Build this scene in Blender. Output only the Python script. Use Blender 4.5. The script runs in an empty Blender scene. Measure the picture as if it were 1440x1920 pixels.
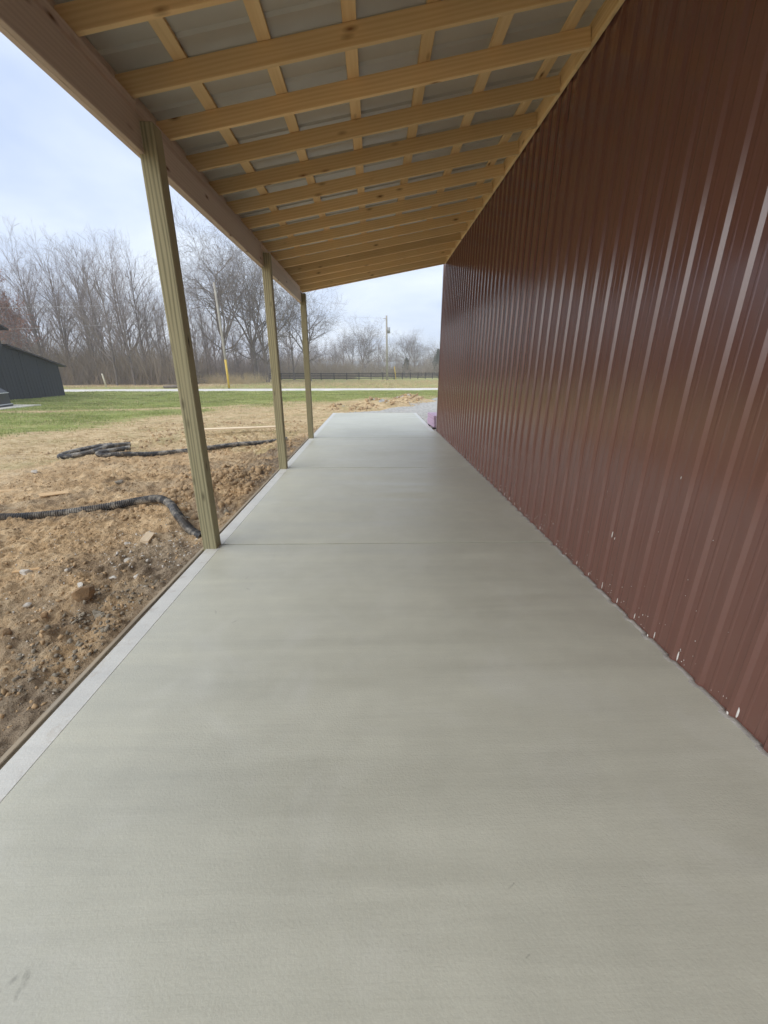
import bpy, bmesh, math, random
import numpy as np
from mathutils import Vector, Matrix

R = math.radians
SC = bpy.context.scene
COL = SC.collection
random.seed(7)
RNG = np.random.default_rng(7)

# ------------------------------------------------------------------ camera
cam_d = bpy.data.cameras.new('camera')
cam = bpy.data.objects.new('camera', cam_d)
COL.objects.link(cam)
cam_d.sensor_fit = 'HORIZONTAL'
cam_d.sensor_width = 36.0
cam_d.lens = 754.18 / 1440 * 36.0
cam_d.clip_start = 0.05
cam_d.clip_end = 3000
PITCH, YAW, ROLL = -0.3397, 0.0258, 0.0019
fw = Vector((math.sin(YAW) * math.cos(PITCH), math.cos(YAW) * math.cos(PITCH), math.sin(PITCH)))
rt = Vector((math.cos(YAW), -math.sin(YAW), 0))
up = rt.cross(fw)
r2 = rt * math.cos(ROLL) + up * math.sin(ROLL)
u2 = -rt * math.sin(ROLL) + up * math.cos(ROLL)
mw = Matrix((r2, u2, -fw)).transposed().to_4x4()
mw.translation = Vector((0, 0, 1.7966))
cam.matrix_world = mw
SC.camera = cam

# ------------------------------------------------------------------ world: overcast sky
SUN_EL, SUN_AZ = 40.0, 238.0           # azimuth clockwise from +Y: behind the camera and to the left
world = bpy.data.worlds.new('World')
SC.world = world
world.use_nodes = True
wn, wl = world.node_tree.nodes, world.node_tree.links
wn.clear()
w_out = wn.new('ShaderNodeOutputWorld')
w_bg = wn.new('ShaderNodeBackground')
w_bg.inputs['Strength'].default_value = 0.1
sky = wn.new('ShaderNodeTexSky')
sky.sky_type = 'NISHITA'
sky.sun_disc = False
sky.sun_elevation = R(SUN_EL)
sky.sun_rotation = R(SUN_AZ)
sky.air_density = 1.0
sky.dust_density = 2.0
w_tc = wn.new('ShaderNodeTexCoord')
w_sep = wn.new('ShaderNodeSeparateXYZ')
wl.new(w_tc.outputs['Generated'], w_sep.inputs[0])
w_add = wn.new('ShaderNodeMath'); w_add.operation = 'ADD'; w_add.inputs[1].default_value = 0.22
w_abs = wn.new('ShaderNodeMath'); w_abs.operation = 'ABSOLUTE'
wl.new(w_sep.outputs['Z'], w_abs.inputs[0])
wl.new(w_abs.outputs[0], w_add.inputs[0])
w_dx = wn.new('ShaderNodeMath'); w_dx.operation = 'DIVIDE'
w_dy = wn.new('ShaderNodeMath'); w_dy.operation = 'DIVIDE'
wl.new(w_sep.outputs['X'], w_dx.inputs[0]); wl.new(w_add.outputs[0], w_dx.inputs[1])
wl.new(w_sep.outputs['Y'], w_dy.inputs[0]); wl.new(w_add.outputs[0], w_dy.inputs[1])
w_cmb = wn.new('ShaderNodeCombineXYZ')
wl.new(w_dx.outputs[0], w_cmb.inputs[0]); wl.new(w_dy.outputs[0], w_cmb.inputs[1])
w_no = wn.new('ShaderNodeTexNoise')
w_no.inputs['Scale'].default_value = 1.15
w_no.inputs['Detail'].default_value = 5
w_no.inputs['Roughness'].default_value = 0.5
w_no.inputs['Distortion'].default_value = 0.35
wl.new(w_cmb.outputs[0], w_no.inputs['Vector'])
w_rp = wn.new('ShaderNodeValToRGB')
w_rp.color_ramp.elements[0].position = 0.36
w_rp.color_ramp.elements[0].color = (0.50, 0.60, 0.80, 1)
w_rp.color_ramp.elements[1].position = 0.66
w_rp.color_ramp.elements[1].color = (0.80, 0.87, 0.97, 1)
wl.new(w_no.outputs['Fac'], w_rp.inputs['Fac'])
w_sc = wn.new('ShaderNodeVectorMath'); w_sc.operation = 'SCALE'
w_sc.inputs['Scale'].default_value = 7.9        # cloud radiance, the strength 0.1 brings it to about 0.7
wl.new(w_rp.outputs['Color'], w_sc.inputs[0])
w_mx = wn.new('ShaderNodeMix'); w_mx.data_type = 'RGBA'
w_mx.inputs['Factor'].default_value = 0.9
wl.new(sky.outputs['Color'], w_mx.inputs['A'])
wl.new(w_sc.outputs[0], w_mx.inputs['B'])
wl.new(w_mx.outputs['Result'], w_bg.inputs['Color'])
wl.new(w_bg.outputs[0], w_out.inputs['Surface'])

# ------------------------------------------------------------------ sun (diffused by the cloud)
sun_d = bpy.data.lights.new('sun', 'SUN')
sun_d.energy = 1.5
sun_d.angle = R(75)
sun_d.color = (1.0, 0.96, 0.9)
sun = bpy.data.objects.new('sun', sun_d)
COL.objects.link(sun)
sd = Vector((math.sin(R(SUN_AZ)) * math.cos(R(SUN_EL)), math.cos(R(SUN_AZ)) * math.cos(R(SUN_EL)), math.sin(R(SUN_EL))))
sun.rotation_euler = (-sd).to_track_quat('-Z', 'Y').to_euler()

SC.view_settings.view_transform = 'Standard'
SC.view_settings.look = 'None'
SC.view_settings.exposure = 0.74
SC.view_settings.gamma = 1.0
SC.view_settings.use_curve_mapping = False
SC.render.engine = 'CYCLES'
SC.cycles.max_bounces = 6
SC.cycles.diffuse_bounces = 4
SC.cycles.glossy_bounces = 3
SC.cycles.volume_bounces = 1
SC.cycles.use_denoising = True

# ------------------------------------------------------------------ helpers
def link(o, parent=None):
    COL.objects.link(o)
    if parent is not None:
        o.parent = parent
    return o

def tag(o, label=None, cat=None, group=None, kind=None):
    if label: o['label'] = label
    if cat: o['category'] = cat
    if group: o['group'] = group
    if kind: o['kind'] = kind
    return o

def empty(name, loc=(0, 0, 0), rz=0.0):
    o = bpy.data.objects.new(name, None)
    o.location = loc
    o.rotation_euler = (0, 0, rz)
    o.empty_display_size = 0.2
    return link(o)

def mesh_obj(name, verts, faces, mat, parent=None, smooth=False, loc=None, rot=None):
    me = bpy.data.meshes.new(name)
    me.from_pydata([tuple(v) for v in verts], [], faces)
    if smooth:
        me.polygons.foreach_set('use_smooth', [True] * len(me.polygons))
    me.materials.append(mat)
    me.update()
    o = bpy.data.objects.new(name, me)
    if loc is not None: o.location = loc
    if rot is not None: o.rotation_euler = rot
    return link(o, parent)

def share(name, me, parent=None, loc=(0, 0, 0), rot=(0, 0, 0), scale=(1, 1, 1)):
    o = bpy.data.objects.new(name, me)
    o.location = loc; o.rotation_euler = rot; o.scale = scale
    return link(o, parent)

def box_mesh(name, sx, sy, sz, mat, bevel=0.004):
    bm = bmesh.new()
    bmesh.ops.create_cube(bm, size=1.0)
    bmesh.ops.scale(bm, vec=(sx, sy, sz), verts=bm.verts)
    if bevel:
        bmesh.ops.bevel(bm, geom=list(bm.edges), offset=bevel, segments=1, affect='EDGES')
    me = bpy.data.meshes.new(name)
    bm.to_mesh(me); bm.free()
    me.materials.append(mat)
    return me

def box(name, lo, hi, mat, parent=None, bevel=0.004, rot=(0, 0, 0)):
    lo, hi = Vector(lo), Vector(hi)
    c = (lo + hi) / 2; s = hi - lo
    return share(name, box_mesh(name, s.x, s.y, s.z, mat, bevel), parent, c, rot)

def np_mesh(name, V, T, mat, parent=None, smooth=False):
    """triangles or quads from numpy arrays"""
    V = np.asarray(V, np.float32); T = np.asarray(T, np.int32)
    k = T.shape[1]
    me = bpy.data.meshes.new(name)
    me.vertices.add(len(V)); me.vertices.foreach_set('co', V.ravel())
    me.loops.add(T.size); me.loops.foreach_set('vertex_index', T.ravel())
    me.polygons.add(len(T))
    me.polygons.foreach_set('loop_start', np.arange(0, T.size, k, dtype=np.int32))
    me.polygons.foreach_set('loop_total', np.full(len(T), k, np.int32))
    if smooth:
        me.polygons.foreach_set('use_smooth', np.ones(len(T), bool))
    me.update(calc_edges=True)
    me.materials.append(mat)
    o = bpy.data.objects.new(name, me)
    return link(o, parent)

def tube_into(V, F, pts, rad, n=6, cap=True):
    base = len(V)
    m = len(pts)
    pts = [Vector(p) for p in pts]
    ref = None
    for i in range(m):
        d = (pts[min(i + 1, m - 1)] - pts[max(i - 1, 0)])
        if d.length < 1e-9: d = Vector((0, 0, 1))
        d.normalize()
        if ref is None:
            ref = Vector((1, 0, 0)) if abs(d.x) < 0.8 else Vector((0, 1, 0))
        a = (ref - d * ref.dot(d)).normalized()
        ref = a
        b = d.cross(a)
        r = rad[i] if hasattr(rad, '__len__') else rad
        for k in range(n):
            t = 2 * math.pi * k / n
            V.append(pts[i] + (a * math.cos(t) + b * math.sin(t)) * r)
    for i in range(m - 1):
        for k in range(n):
            k2 = (k + 1) % n
            F.append((base + i * n + k, base + i * n + k2, base + (i + 1) * n + k2, base + (i + 1) * n + k))
    if cap:
        F.append(tuple(base + k for k in reversed(range(n))))
        F.append(tuple(base + (m - 1) * n + k for k in range(n)))

# value noise -----------------------------------------------------
_P = np.random.default_rng(3).random((256, 256)).astype(np.float32)
def vnoise(x, y):
    xi = np.floor(x).astype(int); yi = np.floor(y).astype(int)
    fx = x - xi; fy = y - yi
    fx = fx * fx * (3 - 2 * fx); fy = fy * fy * (3 - 2 * fy)
    a = _P[xi & 255, yi & 255]; b = _P[(xi + 1) & 255, yi & 255]
    c = _P[xi & 255, (yi + 1) & 255]; d = _P[(xi + 1) & 255, (yi + 1) & 255]
    return (a * (1 - fx) + b * fx) * (1 - fy) + (c * (1 - fx) + d * fx) * fy
def fbm(x, y, o=4, lac=2.03, g=0.5):
    s = 0; a = 1; t = 0
    for i in range(o):
        s = s + a * vnoise(x + 17.3 * i, y + 9.1 * i); t += a
        x = x * lac; y = y * lac; a *= g
    return s / t
def sstep(a, b, x):
    t = np.clip((x - a) / (b - a), 0, 1)
    return t * t * (3 - 2 * t)

# ------------------------------------------------------------------ materials
class NT:
    def __init__(self, name):
        self.m = bpy.data.materials.new(name); self.m.use_nodes = True
        self.n = self.m.node_tree.nodes; self.l = self.m.node_tree.links
        self.b = self.n['Principled BSDF']
    def add(self, t, **kw):
        nd = self.n.new(t)
        for k, v in kw.items():
            if k in nd.inputs: nd.inputs[k].default_value = v
            else: setattr(nd, k, v)
        return nd
    def math(self, op, a, b=None, clamp=False):
        nd = self.n.new('ShaderNodeMath'); nd.operation = op; nd.use_clamp = clamp
        for i, v in enumerate((a, b)):
            if v is None: continue
            if hasattr(v, 'is_output'): self.l.new(v, nd.inputs[i])
            else: nd.inputs[i].default_value = v
        return nd.outputs[0]
    def coord(self, which='Object', scale=(1, 1, 1), rnd=0.0, loc=(0, 0, 0)):
        tc = self.n.new('ShaderNodeTexCoord')
        mp = self.n.new('ShaderNodeMapping')
        mp.inputs['Scale'].default_value = scale
        mp.inputs['Location'].default_value = loc
        src = tc.outputs[which]
        if rnd:
            oi = self.n.new('ShaderNodeObjectInfo')
            mul = self.n.new('ShaderNodeMath'); mul.operation = 'MULTIPLY'; mul.inputs[1].default_value = rnd
            self.l.new(oi.outputs['Random'], mul.inputs[0])
            cb = self.n.new('ShaderNodeCombineXYZ')
            for i in range(3): self.l.new(mul.outputs[0], cb.inputs[i])
            ad = self.n.new('ShaderNodeVectorMath'); ad.operation = 'ADD'
            self.l.new(src, ad.inputs[0]); self.l.new(cb.outputs[0], ad.inputs[1])
            src = ad.outputs[0]
        self.l.new(src, mp.inputs['Vector'])
        return mp.outputs['Vector']
    def noise(self, vec, scale, detail=3, rough=0.5, dist=0.0):
        nd = self.add('ShaderNodeTexNoise', Scale=scale, Detail=detail, Roughness=rough, Distortion=dist)
        self.l.new(vec, nd.inputs['Vector'])
        return nd.outputs['Fac']
    def ramp(self, fac, stops):
        nd = self.n.new('ShaderNodeValToRGB')
        cr = nd.color_ramp
        while len(cr.elements) < len(stops): cr.elements.new(0.5)
        for e, (p, c) in zip(cr.elements, stops):
            e.position = p
            e.color = (c, c, c, 1) if not hasattr(c, '__len__') else (*c, 1)
        self.l.new(fac, nd.inputs['Fac'])
        return nd.outputs['Color']
    def mix(self, fac, a, b, blend='MIX'):
        nd = self.n.new('ShaderNodeMix'); nd.data_type = 'RGBA'; nd.blend_type = blend
        for key, v in (('Factor', fac), ('A', a), ('B', b)):
            if hasattr(v, 'is_output'): self.l.new(v, nd.inputs[key])
            elif key == 'Factor': nd.inputs[key].default_value = v
            else: nd.inputs[key].default_value = (*v, 1)
        return nd.outputs['Result']
    def bump(self, h, strength=0.3, dist=0.01):
        nd = self.add('ShaderNodeBump', Strength=strength, Distance=dist)
        self.l.new(h, nd.inputs['Height'])
        self.l.new(nd.outputs['Normal'], self.b.inputs['Normal'])
    def set(self, **kw):
        for k, v in kw.items():
            k = k.replace('_', ' ')
            if hasattr(v, 'is_output'): self.l.new(v, self.b.inputs[k])
            elif hasattr(v, '__len__') and len(v) == 3: self.b.inputs[k].default_value = (*v, 1)
            else: self.b.inputs[k].default_value = v
        return self

def plain(name, col, rough=0.7, metal=0.0, var=0.25, scale=6.0, bump=0.0):
    t = NT(name)
    v = t.coord('Object')
    f = t.noise(v, scale, 5, 0.6)
    lo = tuple(c * (1 - var) for c in col); hi = tuple(min(1, c * (1 + var)) for c in col)
    t.set(Base_Color=t.ramp(f, [(0.3, lo), (0.7, hi)]), Roughness=rough, Metallic=metal)
    if bump:
        t.bump(t.noise(v, scale * 8, 4, 0.6), bump, 0.01)
    return t.m

def wood(name, c_light, c_dark, c_knot, knots=True, rough=0.75, streak=1.0, stain=None):
    """boards run along local X"""
    t = NT(name)
    v = t.coord('Object', (1, 1, 1), rnd=37.0)
    sep = t.n.new('ShaderNodeSeparateXYZ'); t.l.new(v, sep.inputs[0])
    st = t.n.new('ShaderNodeMapping'); st.inputs['Scale'].default_value = (0.55, 9, 9)
    t.l.new(v, st.inputs['Vector'])
    broad = t.noise(st.outputs['Vector'], 1.3, 3, 0.5, 0.6)
    wv = t.add('ShaderNodeTexWave', Scale=1.1, Distortion=5.5, Detail=2.5)
    wv.inputs['Detail Scale'].default_value = 1.2
    wv.bands_direction = 'Z'
    t.l.new(st.outputs['Vector'], wv.inputs['Vector'])
    st2 = t.n.new('ShaderNodeMapping'); st2.inputs['Scale'].default_value = (2.0, 90, 90)
    t.l.new(v, st2.inputs['Vector'])
    fine = t.noise(st2.outputs['Vector'], 1.0, 3, 0.6)
    f = t.math('ADD', t.math('MULTIPLY', wv.outputs['Fac'], 0.30 * streak), t.math('ADD', t.math('MULTIPLY', broad, 0.55), t.math('MULTIPLY', fine, 0.25)))
    col = t.ramp(f, [(0.28, c_dark), (0.72, c_light)])
    oi = t.n.new('ShaderNodeObjectInfo')
    tint = t.ramp(oi.outputs['Random'], [(0.0, (0.80, 0.76, 0.70)), (0.5, (1.0, 0.98, 0.95)), (1.0, (1.06, 1.0, 0.93))])
    col = t.mix(1.0, col, tint, 'MULTIPLY')
    if stain:
        patch = t.noise(v, 1.7, 4, 0.6)
        col = t.mix(t.ramp(patch, [(0.5, 0.0), (0.75, 0.75)]), col, stain)
    if knots:
        mk = t.n.new('ShaderNodeMapping'); mk.inputs['Scale'].default_value = (2.6, 7.5, 7.5)
        t.l.new(v, mk.inputs['Vector'])
        vo = t.n.new('ShaderNodeTexVoronoi'); vo.inputs['Scale'].default_value = 1.0
        t.l.new(mk.outputs['Vector'], vo.inputs['Vector'])
        ring = t.ramp(vo.outputs['Distance'], [(0.04, 1.0), (0.10, 0.45), (0.19, 0.0)])
        sp = t.n.new('ShaderNodeSeparateColor'); t.l.new(vo.outputs['Color'], sp.inputs[0])
        keep = t.math('GREATER_THAN', sp.outputs[0], 0.28)
        k = t.math('MULTIPLY', ring, keep)
        col = t.mix(k, col, c_knot)
    t.set(Base_Color=col, Roughness=rough)
    t.b.inputs['Specular IOR Level'].default_value = 0.25
    t.bump(t.math('ADD', fine, f), 0.25, 0.003)
    return t.m

M = {}
M['lumber'] = wood('lumber', (0.85, 0.65, 0.355), (0.73, 0.525, 0.26), (0.22, 0.10, 0.04))
M['header'] = wood('header_lumber', (0.68, 0.60, 0.53), (0.58, 0.50, 0.43), (0.16, 0.08, 0.04), rough=0.8)  # same lumber made paler and greyer, lens flare put into the colour
M['treated'] = wood('treated_pine', (0.37, 0.345, 0.215), (0.18, 0.17, 0.10), (0.05, 0.04, 0.02), streak=1.5)
M['formwood'] = wood('form_wood', (0.40, 0.34, 0.25), (0.18, 0.15, 0.115), (0.1, 0.06, 0.03), stain=(0.3, 0.29, 0.26))
M['freshwood'] = wood('fresh_wood', (0.62, 0.45, 0.26), (0.52, 0.35, 0.18), (0.2, 0.1, 0.04))
M['paleplank'] = wood('pale_plank', (0.80, 0.68, 0.50), (0.66, 0.53, 0.36), (0.3, 0.18, 0.09))
M['fence'] = plain('fence_stain', (0.03, 0.024, 0.02), 0.8)
M['pole'] = plain('pole_wood', (0.36, 0.33, 0.27), 0.85, var=0.2, scale=2.0)
M['yellow'] = plain('yellow_plastic', (0.62, 0.42, 0.05), 0.5, var=0.1)
M['steel'] = plain('weathered_steel', (0.35, 0.36, 0.37), 0.5, 0.5, var=0.15)
M['wire'] = plain('wire_metal', (0.40, 0.40, 0.40), 0.5, 0.3)
M['stake'] = plain('pale_stake', (0.62, 0.56, 0.42), 0.8, var=0.1)
M['whitestone'] = plain('pale_stone', (0.55, 0.51, 0.44), 0.85, var=0.3, scale=14, bump=0.4)
M['greystone'] = plain('grey_stone', (0.25, 0.215, 0.16), 0.9, var=0.35, scale=14, bump=0.5)
M['brownstone'] = plain('brown_stone', (0.27, 0.17, 0.085), 0.95, var=0.3, scale=12, bump=0.6)
M['foam'] = plain('lilac_foam', (0.50, 0.36, 0.47), 0.8, var=0.08)
M['black'] = plain('black_paint', (0.03, 0.033, 0.038), 0.45, var=0.2)
M['trim'] = plain('pale_trim', (0.55, 0.56, 0.55), 0.6)
M['housewall'] = plain('house_wall', (0.6, 0.6, 0.58), 0.8, var=0.1)
M['houseroof'] = plain('house_roof', (0.34, 0.36, 0.38), 0.6, var=0.15)
M['glass_dark'] = plain('dark_window', (0.03, 0.035, 0.04), 0.15, var=0.1)
M['evergreen'] = plain('evergreen', (0.05, 0.06, 0.03), 0.9, var=0.4, scale=3)
M['grey_pad'] = plain('pad_concrete', (0.62, 0.57, 0.48), 0.85, var=0.15, scale=1.0)

def mat_bark():
    t = NT('bark')
    v = t.coord('Object', (1, 1, 0.4))
    oi = t.n.new('ShaderNodeObjectInfo')
    f = t.noise(v, 3.0, 4, 0.6)
    c = t.ramp(f, [(0.3, (0.12, 0.10, 0.085)), (0.7, (0.23, 0.2, 0.175))])
    c = t.mix(1.0, c, t.ramp(oi.outputs['Random'], [(0, (0.8, 0.78, 0.78)), (1, (1.15, 1.08, 1.02))]), 'MULTIPLY')
    t.set(Base_Color=c, Roughness=0.9)
    return t.m
M['bark'] = mat_bark()
M['twig'] = plain('twig', (0.235, 0.195, 0.175), 0.9, var=0.25, scale=0.5)
M['brush'] = plain('brush', (0.31, 0.245, 0.18), 0.95, var=0.35, scale=0.6)
M['deadleaf'] = plain('dead_leaf', (0.30, 0.15, 0.10), 0.9, var=0.4, scale=2)

def mat_concrete(name, base, rough, marks=True):
    t = NT(name)
    v = t.coord('Object')
    big = t.noise(v, 0.45, 4, 0.55, 0.3)
    streak = t.noise(t.coord('Object', (0.30, 4.2, 1)), 1.0, 6, 0.66, 0.5)      # trowel and broom passes across the slab
    broom = t.noise(t.coord('Object', (1.2, 150, 1)), 1.0, 3, 0.6)
    grit = t.noise(v, 90, 3, 0.65)
    mott = t.noise(v, 5.0, 5, 0.65)
    f = t.math('ADD', t.math('MULTIPLY', big, 0.4), t.math('ADD', t.math('MULTIPLY', streak, 0.42), t.math('MULTIPLY', mott, 0.18)))
    dk = tuple(c * 0.80 for c in base); lt = tuple(min(1, c * 1.13) for c in base)
    col = t.ramp(f, [(0.34, dk), (0.66, lt)])
    col = t.mix(t.ramp(grit, [(0.35, 0.10), (0.6, 0.0)]), col, (0.2, 0.19, 0.17))
    col = t.mix(t.ramp(broom, [(0.4, 0.03), (0.6, 0.0)]), col, (0.25, 0.24, 0.2))
    blot = t.noise(v, 1.6, 6, 0.62, 0.8)
    col = t.mix(t.ramp(blot, [(0.52, 0.0), (0.74, 0.22)]), col, (0.66, 0.66, 0.62))
    if marks:
        # muddy paw smudges left on the fresh slab
        spots = [(-1.10, 0.73, 0.030, 0.012, 0.5), (-1.135, 0.725, 0.022, 0.010, -0.6), (-1.098, 0.695, 0.018, 0.008, 0.2), (-1.16, 0.69, 0.02, 0.012, 0.0),
                 (-1.42, 0.97, 0.03, 0.010, 0.9), (0.5, 0.93, 0.022, 0.003, -1.0), (0.49, 0.74, 0.02, 0.003, -1.1),
                 (-1.1, 3.1, 0.035, 0.007, 0.9), (-1.17, 3.3, 0.03, 0.006, -0.4), (-1.25, 2.75, 0.035, 0.007, 0.5), (-1.06, 2.62, 0.03, 0.006, -0.8)]
        tot = None
        for (sx, sy, a, b, an) in spots:
            mp = t.n.new('ShaderNodeMapping'); mp.vector_type = 'TEXTURE'
            mp.inputs['Location'].default_value = (sx, sy, 0)
            mp.inputs['Rotation'].default_value = (0, 0, an)
            mp.inputs['Scale'].default_value = (b, a, 1)
            tc = t.n.new('ShaderNodeTexCoord'); t.l.new(tc.outputs['Object'], mp.inputs['Vector'])
            s2 = t.n.new('ShaderNodeSeparateXYZ'); t.l.new(mp.outputs[0], s2.inputs[0])
            d = t.math('ADD', t.math('MULTIPLY', s2.outputs[0], s2.outputs[0]), t.math('MULTIPLY', s2.outputs[1], s2.outputs[1]))
            k = t.math('SUBTRACT', 1.15, d, clamp=True)
            tot = k if tot is None else t.math('MAXIMUM', tot, k)
        edge = t.noise(v, 60, 3, 0.7)
        k = t.math('MULTIPLY', tot, t.ramp(edge, [(0.3, 0.0), (0.65, 0.5)]))
        col = t.mix(k, col, (0.16, 0.15, 0.125))
    if not marks:
        sm = t.noise(v, 7.0, 6, 0.68, 0.6)
        col = t.mix(t.ramp(sm, [(0.56, 0.0), (0.72, 0.55)]), col, (0.36, 0.29, 0.21))
    rr = t.ramp(streak, [(0.32, rough - 0.16), (0.68, rough + 0.16)])
    t.set(Base_Color=col, Roughness=rr)
    t.b.inputs['Specular IOR Level'].default_value = 0.5
    h = t.math('ADD', t.math('MULTIPLY', broom, 0.25), t.math('ADD', t.math('MULTIPLY', grit, 0.9), t.math('MULTIPLY', streak, 1.6)))
    t.bump(h, 0.27, 0.005)
    return t.m
M['concrete'] = mat_concrete('fresh_concrete', (0.535, 0.53, 0.432), 0.45)
M['band'] = mat_concrete('tooled_edge_concrete', (0.63, 0.625, 0.575), 0.5, marks=False)
M['joint'] = plain('joint_dark', (0.07, 0.066, 0.06), 0.9)
M['seam'] = plain('seam_concrete', (0.42, 0.40, 0.36), 0.85, var=0.3, scale=12, bump=0.5)
M['splash'] = plain('dried_cement', (0.72, 0.69, 0.64), 0.9, var=0.15, scale=20)

def mat_wall():
    t = NT('brown_metal')
    v = t.coord('Object')
    f = t.noise(v, 0.7, 3, 0.5)
    col = t.ramp(f, [(0.3, (0.150, 0.063, 0.046)), (0.7, (0.168, 0.071, 0.052))])
    dust = t.noise(t.coord('Object', (1, 1, 0.25)), 4.0, 5, 0.65)
    col = t.mix(t.ramp(dust, [(0.45, 0.0), (0.8, 0.05)]), col, (0.36, 0.29, 0.24))
    t.set(Base_Color=col, Roughness=t.ramp(dust, [(0.3, 0.175), (0.8, 0.24)]))
    t.b.inputs['Specular IOR Level'].default_value = 1.0
    t.bump(t.noise(t.coord('Object', (1, 1.0, 0.3)), 0.9, 1, 0.4), 0.05, 0.02)   # oil canning of thin sheet
    return t.m
M['wall'] = mat_wall()
M['roofmetal'] = plain('galvanised_sheet', (0.50, 0.49, 0.43), 0.42, 0.1, var=0.08, scale=1.5)
M['barn'] = None
def mat_barn():
    t = NT('black_barn_boards')
    v = t.coord('Object', (1, 3.2, 0.25))
    f = t.noise(v, 1.5, 5, 0.6)
    t.set(Base_Color=t.ramp(f, [(0.3, (0.010, 0.013, 0.017)), (0.7, (0.026, 0.031, 0.038))]), Roughness=0.75)
    return t.m
M['barn'] = mat_barn()
M['barnroof'] = plain('barn_roof', (0.045, 0.038, 0.038), 0.6, var=0.3)

def mat_pipe():
    t = NT('black_pipe')
    v = t.coord('Object')
    f = t.noise(v, 7.0, 5, 0.65)
    f2 = t.noise(v, 2.2, 4, 0.6)
    col = t.mix(t.ramp(f, [(0.48, 0.0), (0.62, 0.75)]), (0.042, 0.043, 0.045), (0.42, 0.38, 0.31))
    col = t.mix(t.ramp(f2, [(0.48, 0.0), (0.7, 0.45)]), col, (0.2, 0.15, 0.09))
    t.set(Base_Color=col, Roughness=0.5)
    return t.m
M['pipe'] = mat_pipe()

def mat_ground():
    t = NT('ground')
    at = t.n.new('ShaderNodeAttribute'); at.attribute_name = 'cover'
    sp = t.n.new('ShaderNodeSeparateColor'); t.l.new(at.outputs['Color'], sp.inputs[0])
    v = t.coord('Object')
    n1 = t.noise(v, 0.8, 5, 0.6)
    n2 = t.noise(v, 6.0, 5, 0.65)
    n3 = t.noise(v, 40.0, 4, 0.7)
    nn = t.math('ADD', t.math('MULTIPLY', n1, 0.4), t.math('ADD', t.math('MULTIPLY', n2, 0.35), t.math('MULTIPLY', n3, 0.25)))
    dirt = t.ramp(nn, [(0.35, (0.23, 0.145, 0.072)), (0.48, (0.53, 0.365, 0.20)), (0.64, (0.74, 0.575, 0.36))])
    damp = t.ramp(nn, [(0.37, (0.12, 0.088, 0.06)), (0.5, (0.27, 0.208, 0.142)), (0.64, (0.46, 0.37, 0.26))])
    dirt = t.mix(sp.outputs[2], dirt, damp)
    sn = t.noise(t.coord('Object', (1.0, 2.6, 1)), 3.2, 7, 0.72, 0.5)
    straw = t.ramp(sn, [(0.34, (0.30, 0.20, 0.10)), (0.47, (0.52, 0.38, 0.205)), (0.62, (0.74, 0.59, 0.36))])
    straw = t.mix(t.ramp(t.noise(v, 0.9, 5, 0.6), [(0.5, 0.0), (0.66, 0.5)]), straw, (0.33, 0.30, 0.13))
    gn = t.noise(t.coord('Object', (0.6, 2.2, 1)), 0.9, 6, 0.7)
    green = t.ramp(gn, [(0.32, (0.165, 0.205, 0.055)), (0.5, (0.265, 0.305, 0.085)), (0.7, (0.44, 0.41, 0.17))])
    # R: bare dirt over straw, G: green over straw, B: damp
    jit = t.math('MULTIPLY', t.math('SUBTRACT', t.math('ADD', t.math('MULTIPLY', n2, 0.6), t.math('MULTIPLY', n1, 0.4)), 0.5), 2.0)
    fd = t.math('ADD', sp.outputs[0], jit, clamp=True)
    fd = t.ramp(fd, [(0.35, 0.0), (0.65, 1.0)])
    fg = t.math('ADD', sp.outputs[1], t.math('MULTIPLY', t.math('SUBTRACT', gn, 0.5), 1.7), clamp=True)
    fg = t.ramp(fg, [(0.3, 0.0), (0.7, 1.0)])
    col = t.mix(fg, straw, green)
    col = t.mix(fd, col, dirt)
    t.set(Base_Color=col, Roughness=0.95)
    t.b.inputs['Specular IOR Level'].default_value = 0.15
    t.bump(t.math('ADD', t.math('MULTIPLY', n3, 0.9), n2), 1.0, 0.035)
    return t.m
M['ground'] = mat_ground()
M['dirtclod'] = plain('soil_clod', (0.40, 0.275, 0.15), 0.95, var=0.4, scale=2.0, bump=0.5)
M['road'] = plain('pale_road', (0.66, 0.625, 0.56), 0.9, var=0.12, scale=1.0, bump=0.2)
M['gravel'] = plain('gravel', (0.42, 0.405, 0.37), 0.95, var=0.35, scale=9.0, bump=0.8)
M['grass'] = plain('grass_blade', (0.29, 0.325, 0.10), 0.8, var=0.4, scale=0.35)
M['strawblade'] = plain('straw_blade', (0.54, 0.42, 0.24), 0.85, var=0.35, scale=1.2)

# ================================================================== GROUND
SLAB_L, SLAB_R, BAND_IN = -1.79, 1.90, -1.652
SLAB_END = 18.3
WALL_X, WALL_END = 1.967, 12.6

def grade(a, b, s0, s1):
    out = [a]; s = s0
    while out[-1] < b:
        out.append(out[-1] + s); s = min(s1, s * 1.045) if s1 > s0 else s
    return out
xs = [-400, -260, -170, -120, -90, -72, -60] + [-x for x in reversed(grade(7.2, 54, 0.03, 0.45))]
xs += list(np.arange(-7.17, -4.4, 0.024)) + list(np.arange(-4.39, -1.75, 0.0145)) + list(np.arange(-1.6, 14, 0.3)) + [15, 18, 22, 28, 36, 50, 75, 120, 180, 260, 400]
ys = [-400, -150, -60, -25, -12, -6, -3] + list(np.arange(-1, 1.5, 0.12)) + list(np.arange(1.5, 5.6, 0.0145)) + list(np.arange(5.61, 7.5, 0.024)) + list(np.arange(7.5, 16, 0.045))
ys += grade(16, 48, 0.07, 0.35) + [52, 58, 66, 75, 90, 110, 140, 190, 270, 400, 650, 1000]
xs = np.array(sorted(xs)); ys = np.array(sorted(ys))
XX, YY = np.meshgrid(xs, ys)

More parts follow.
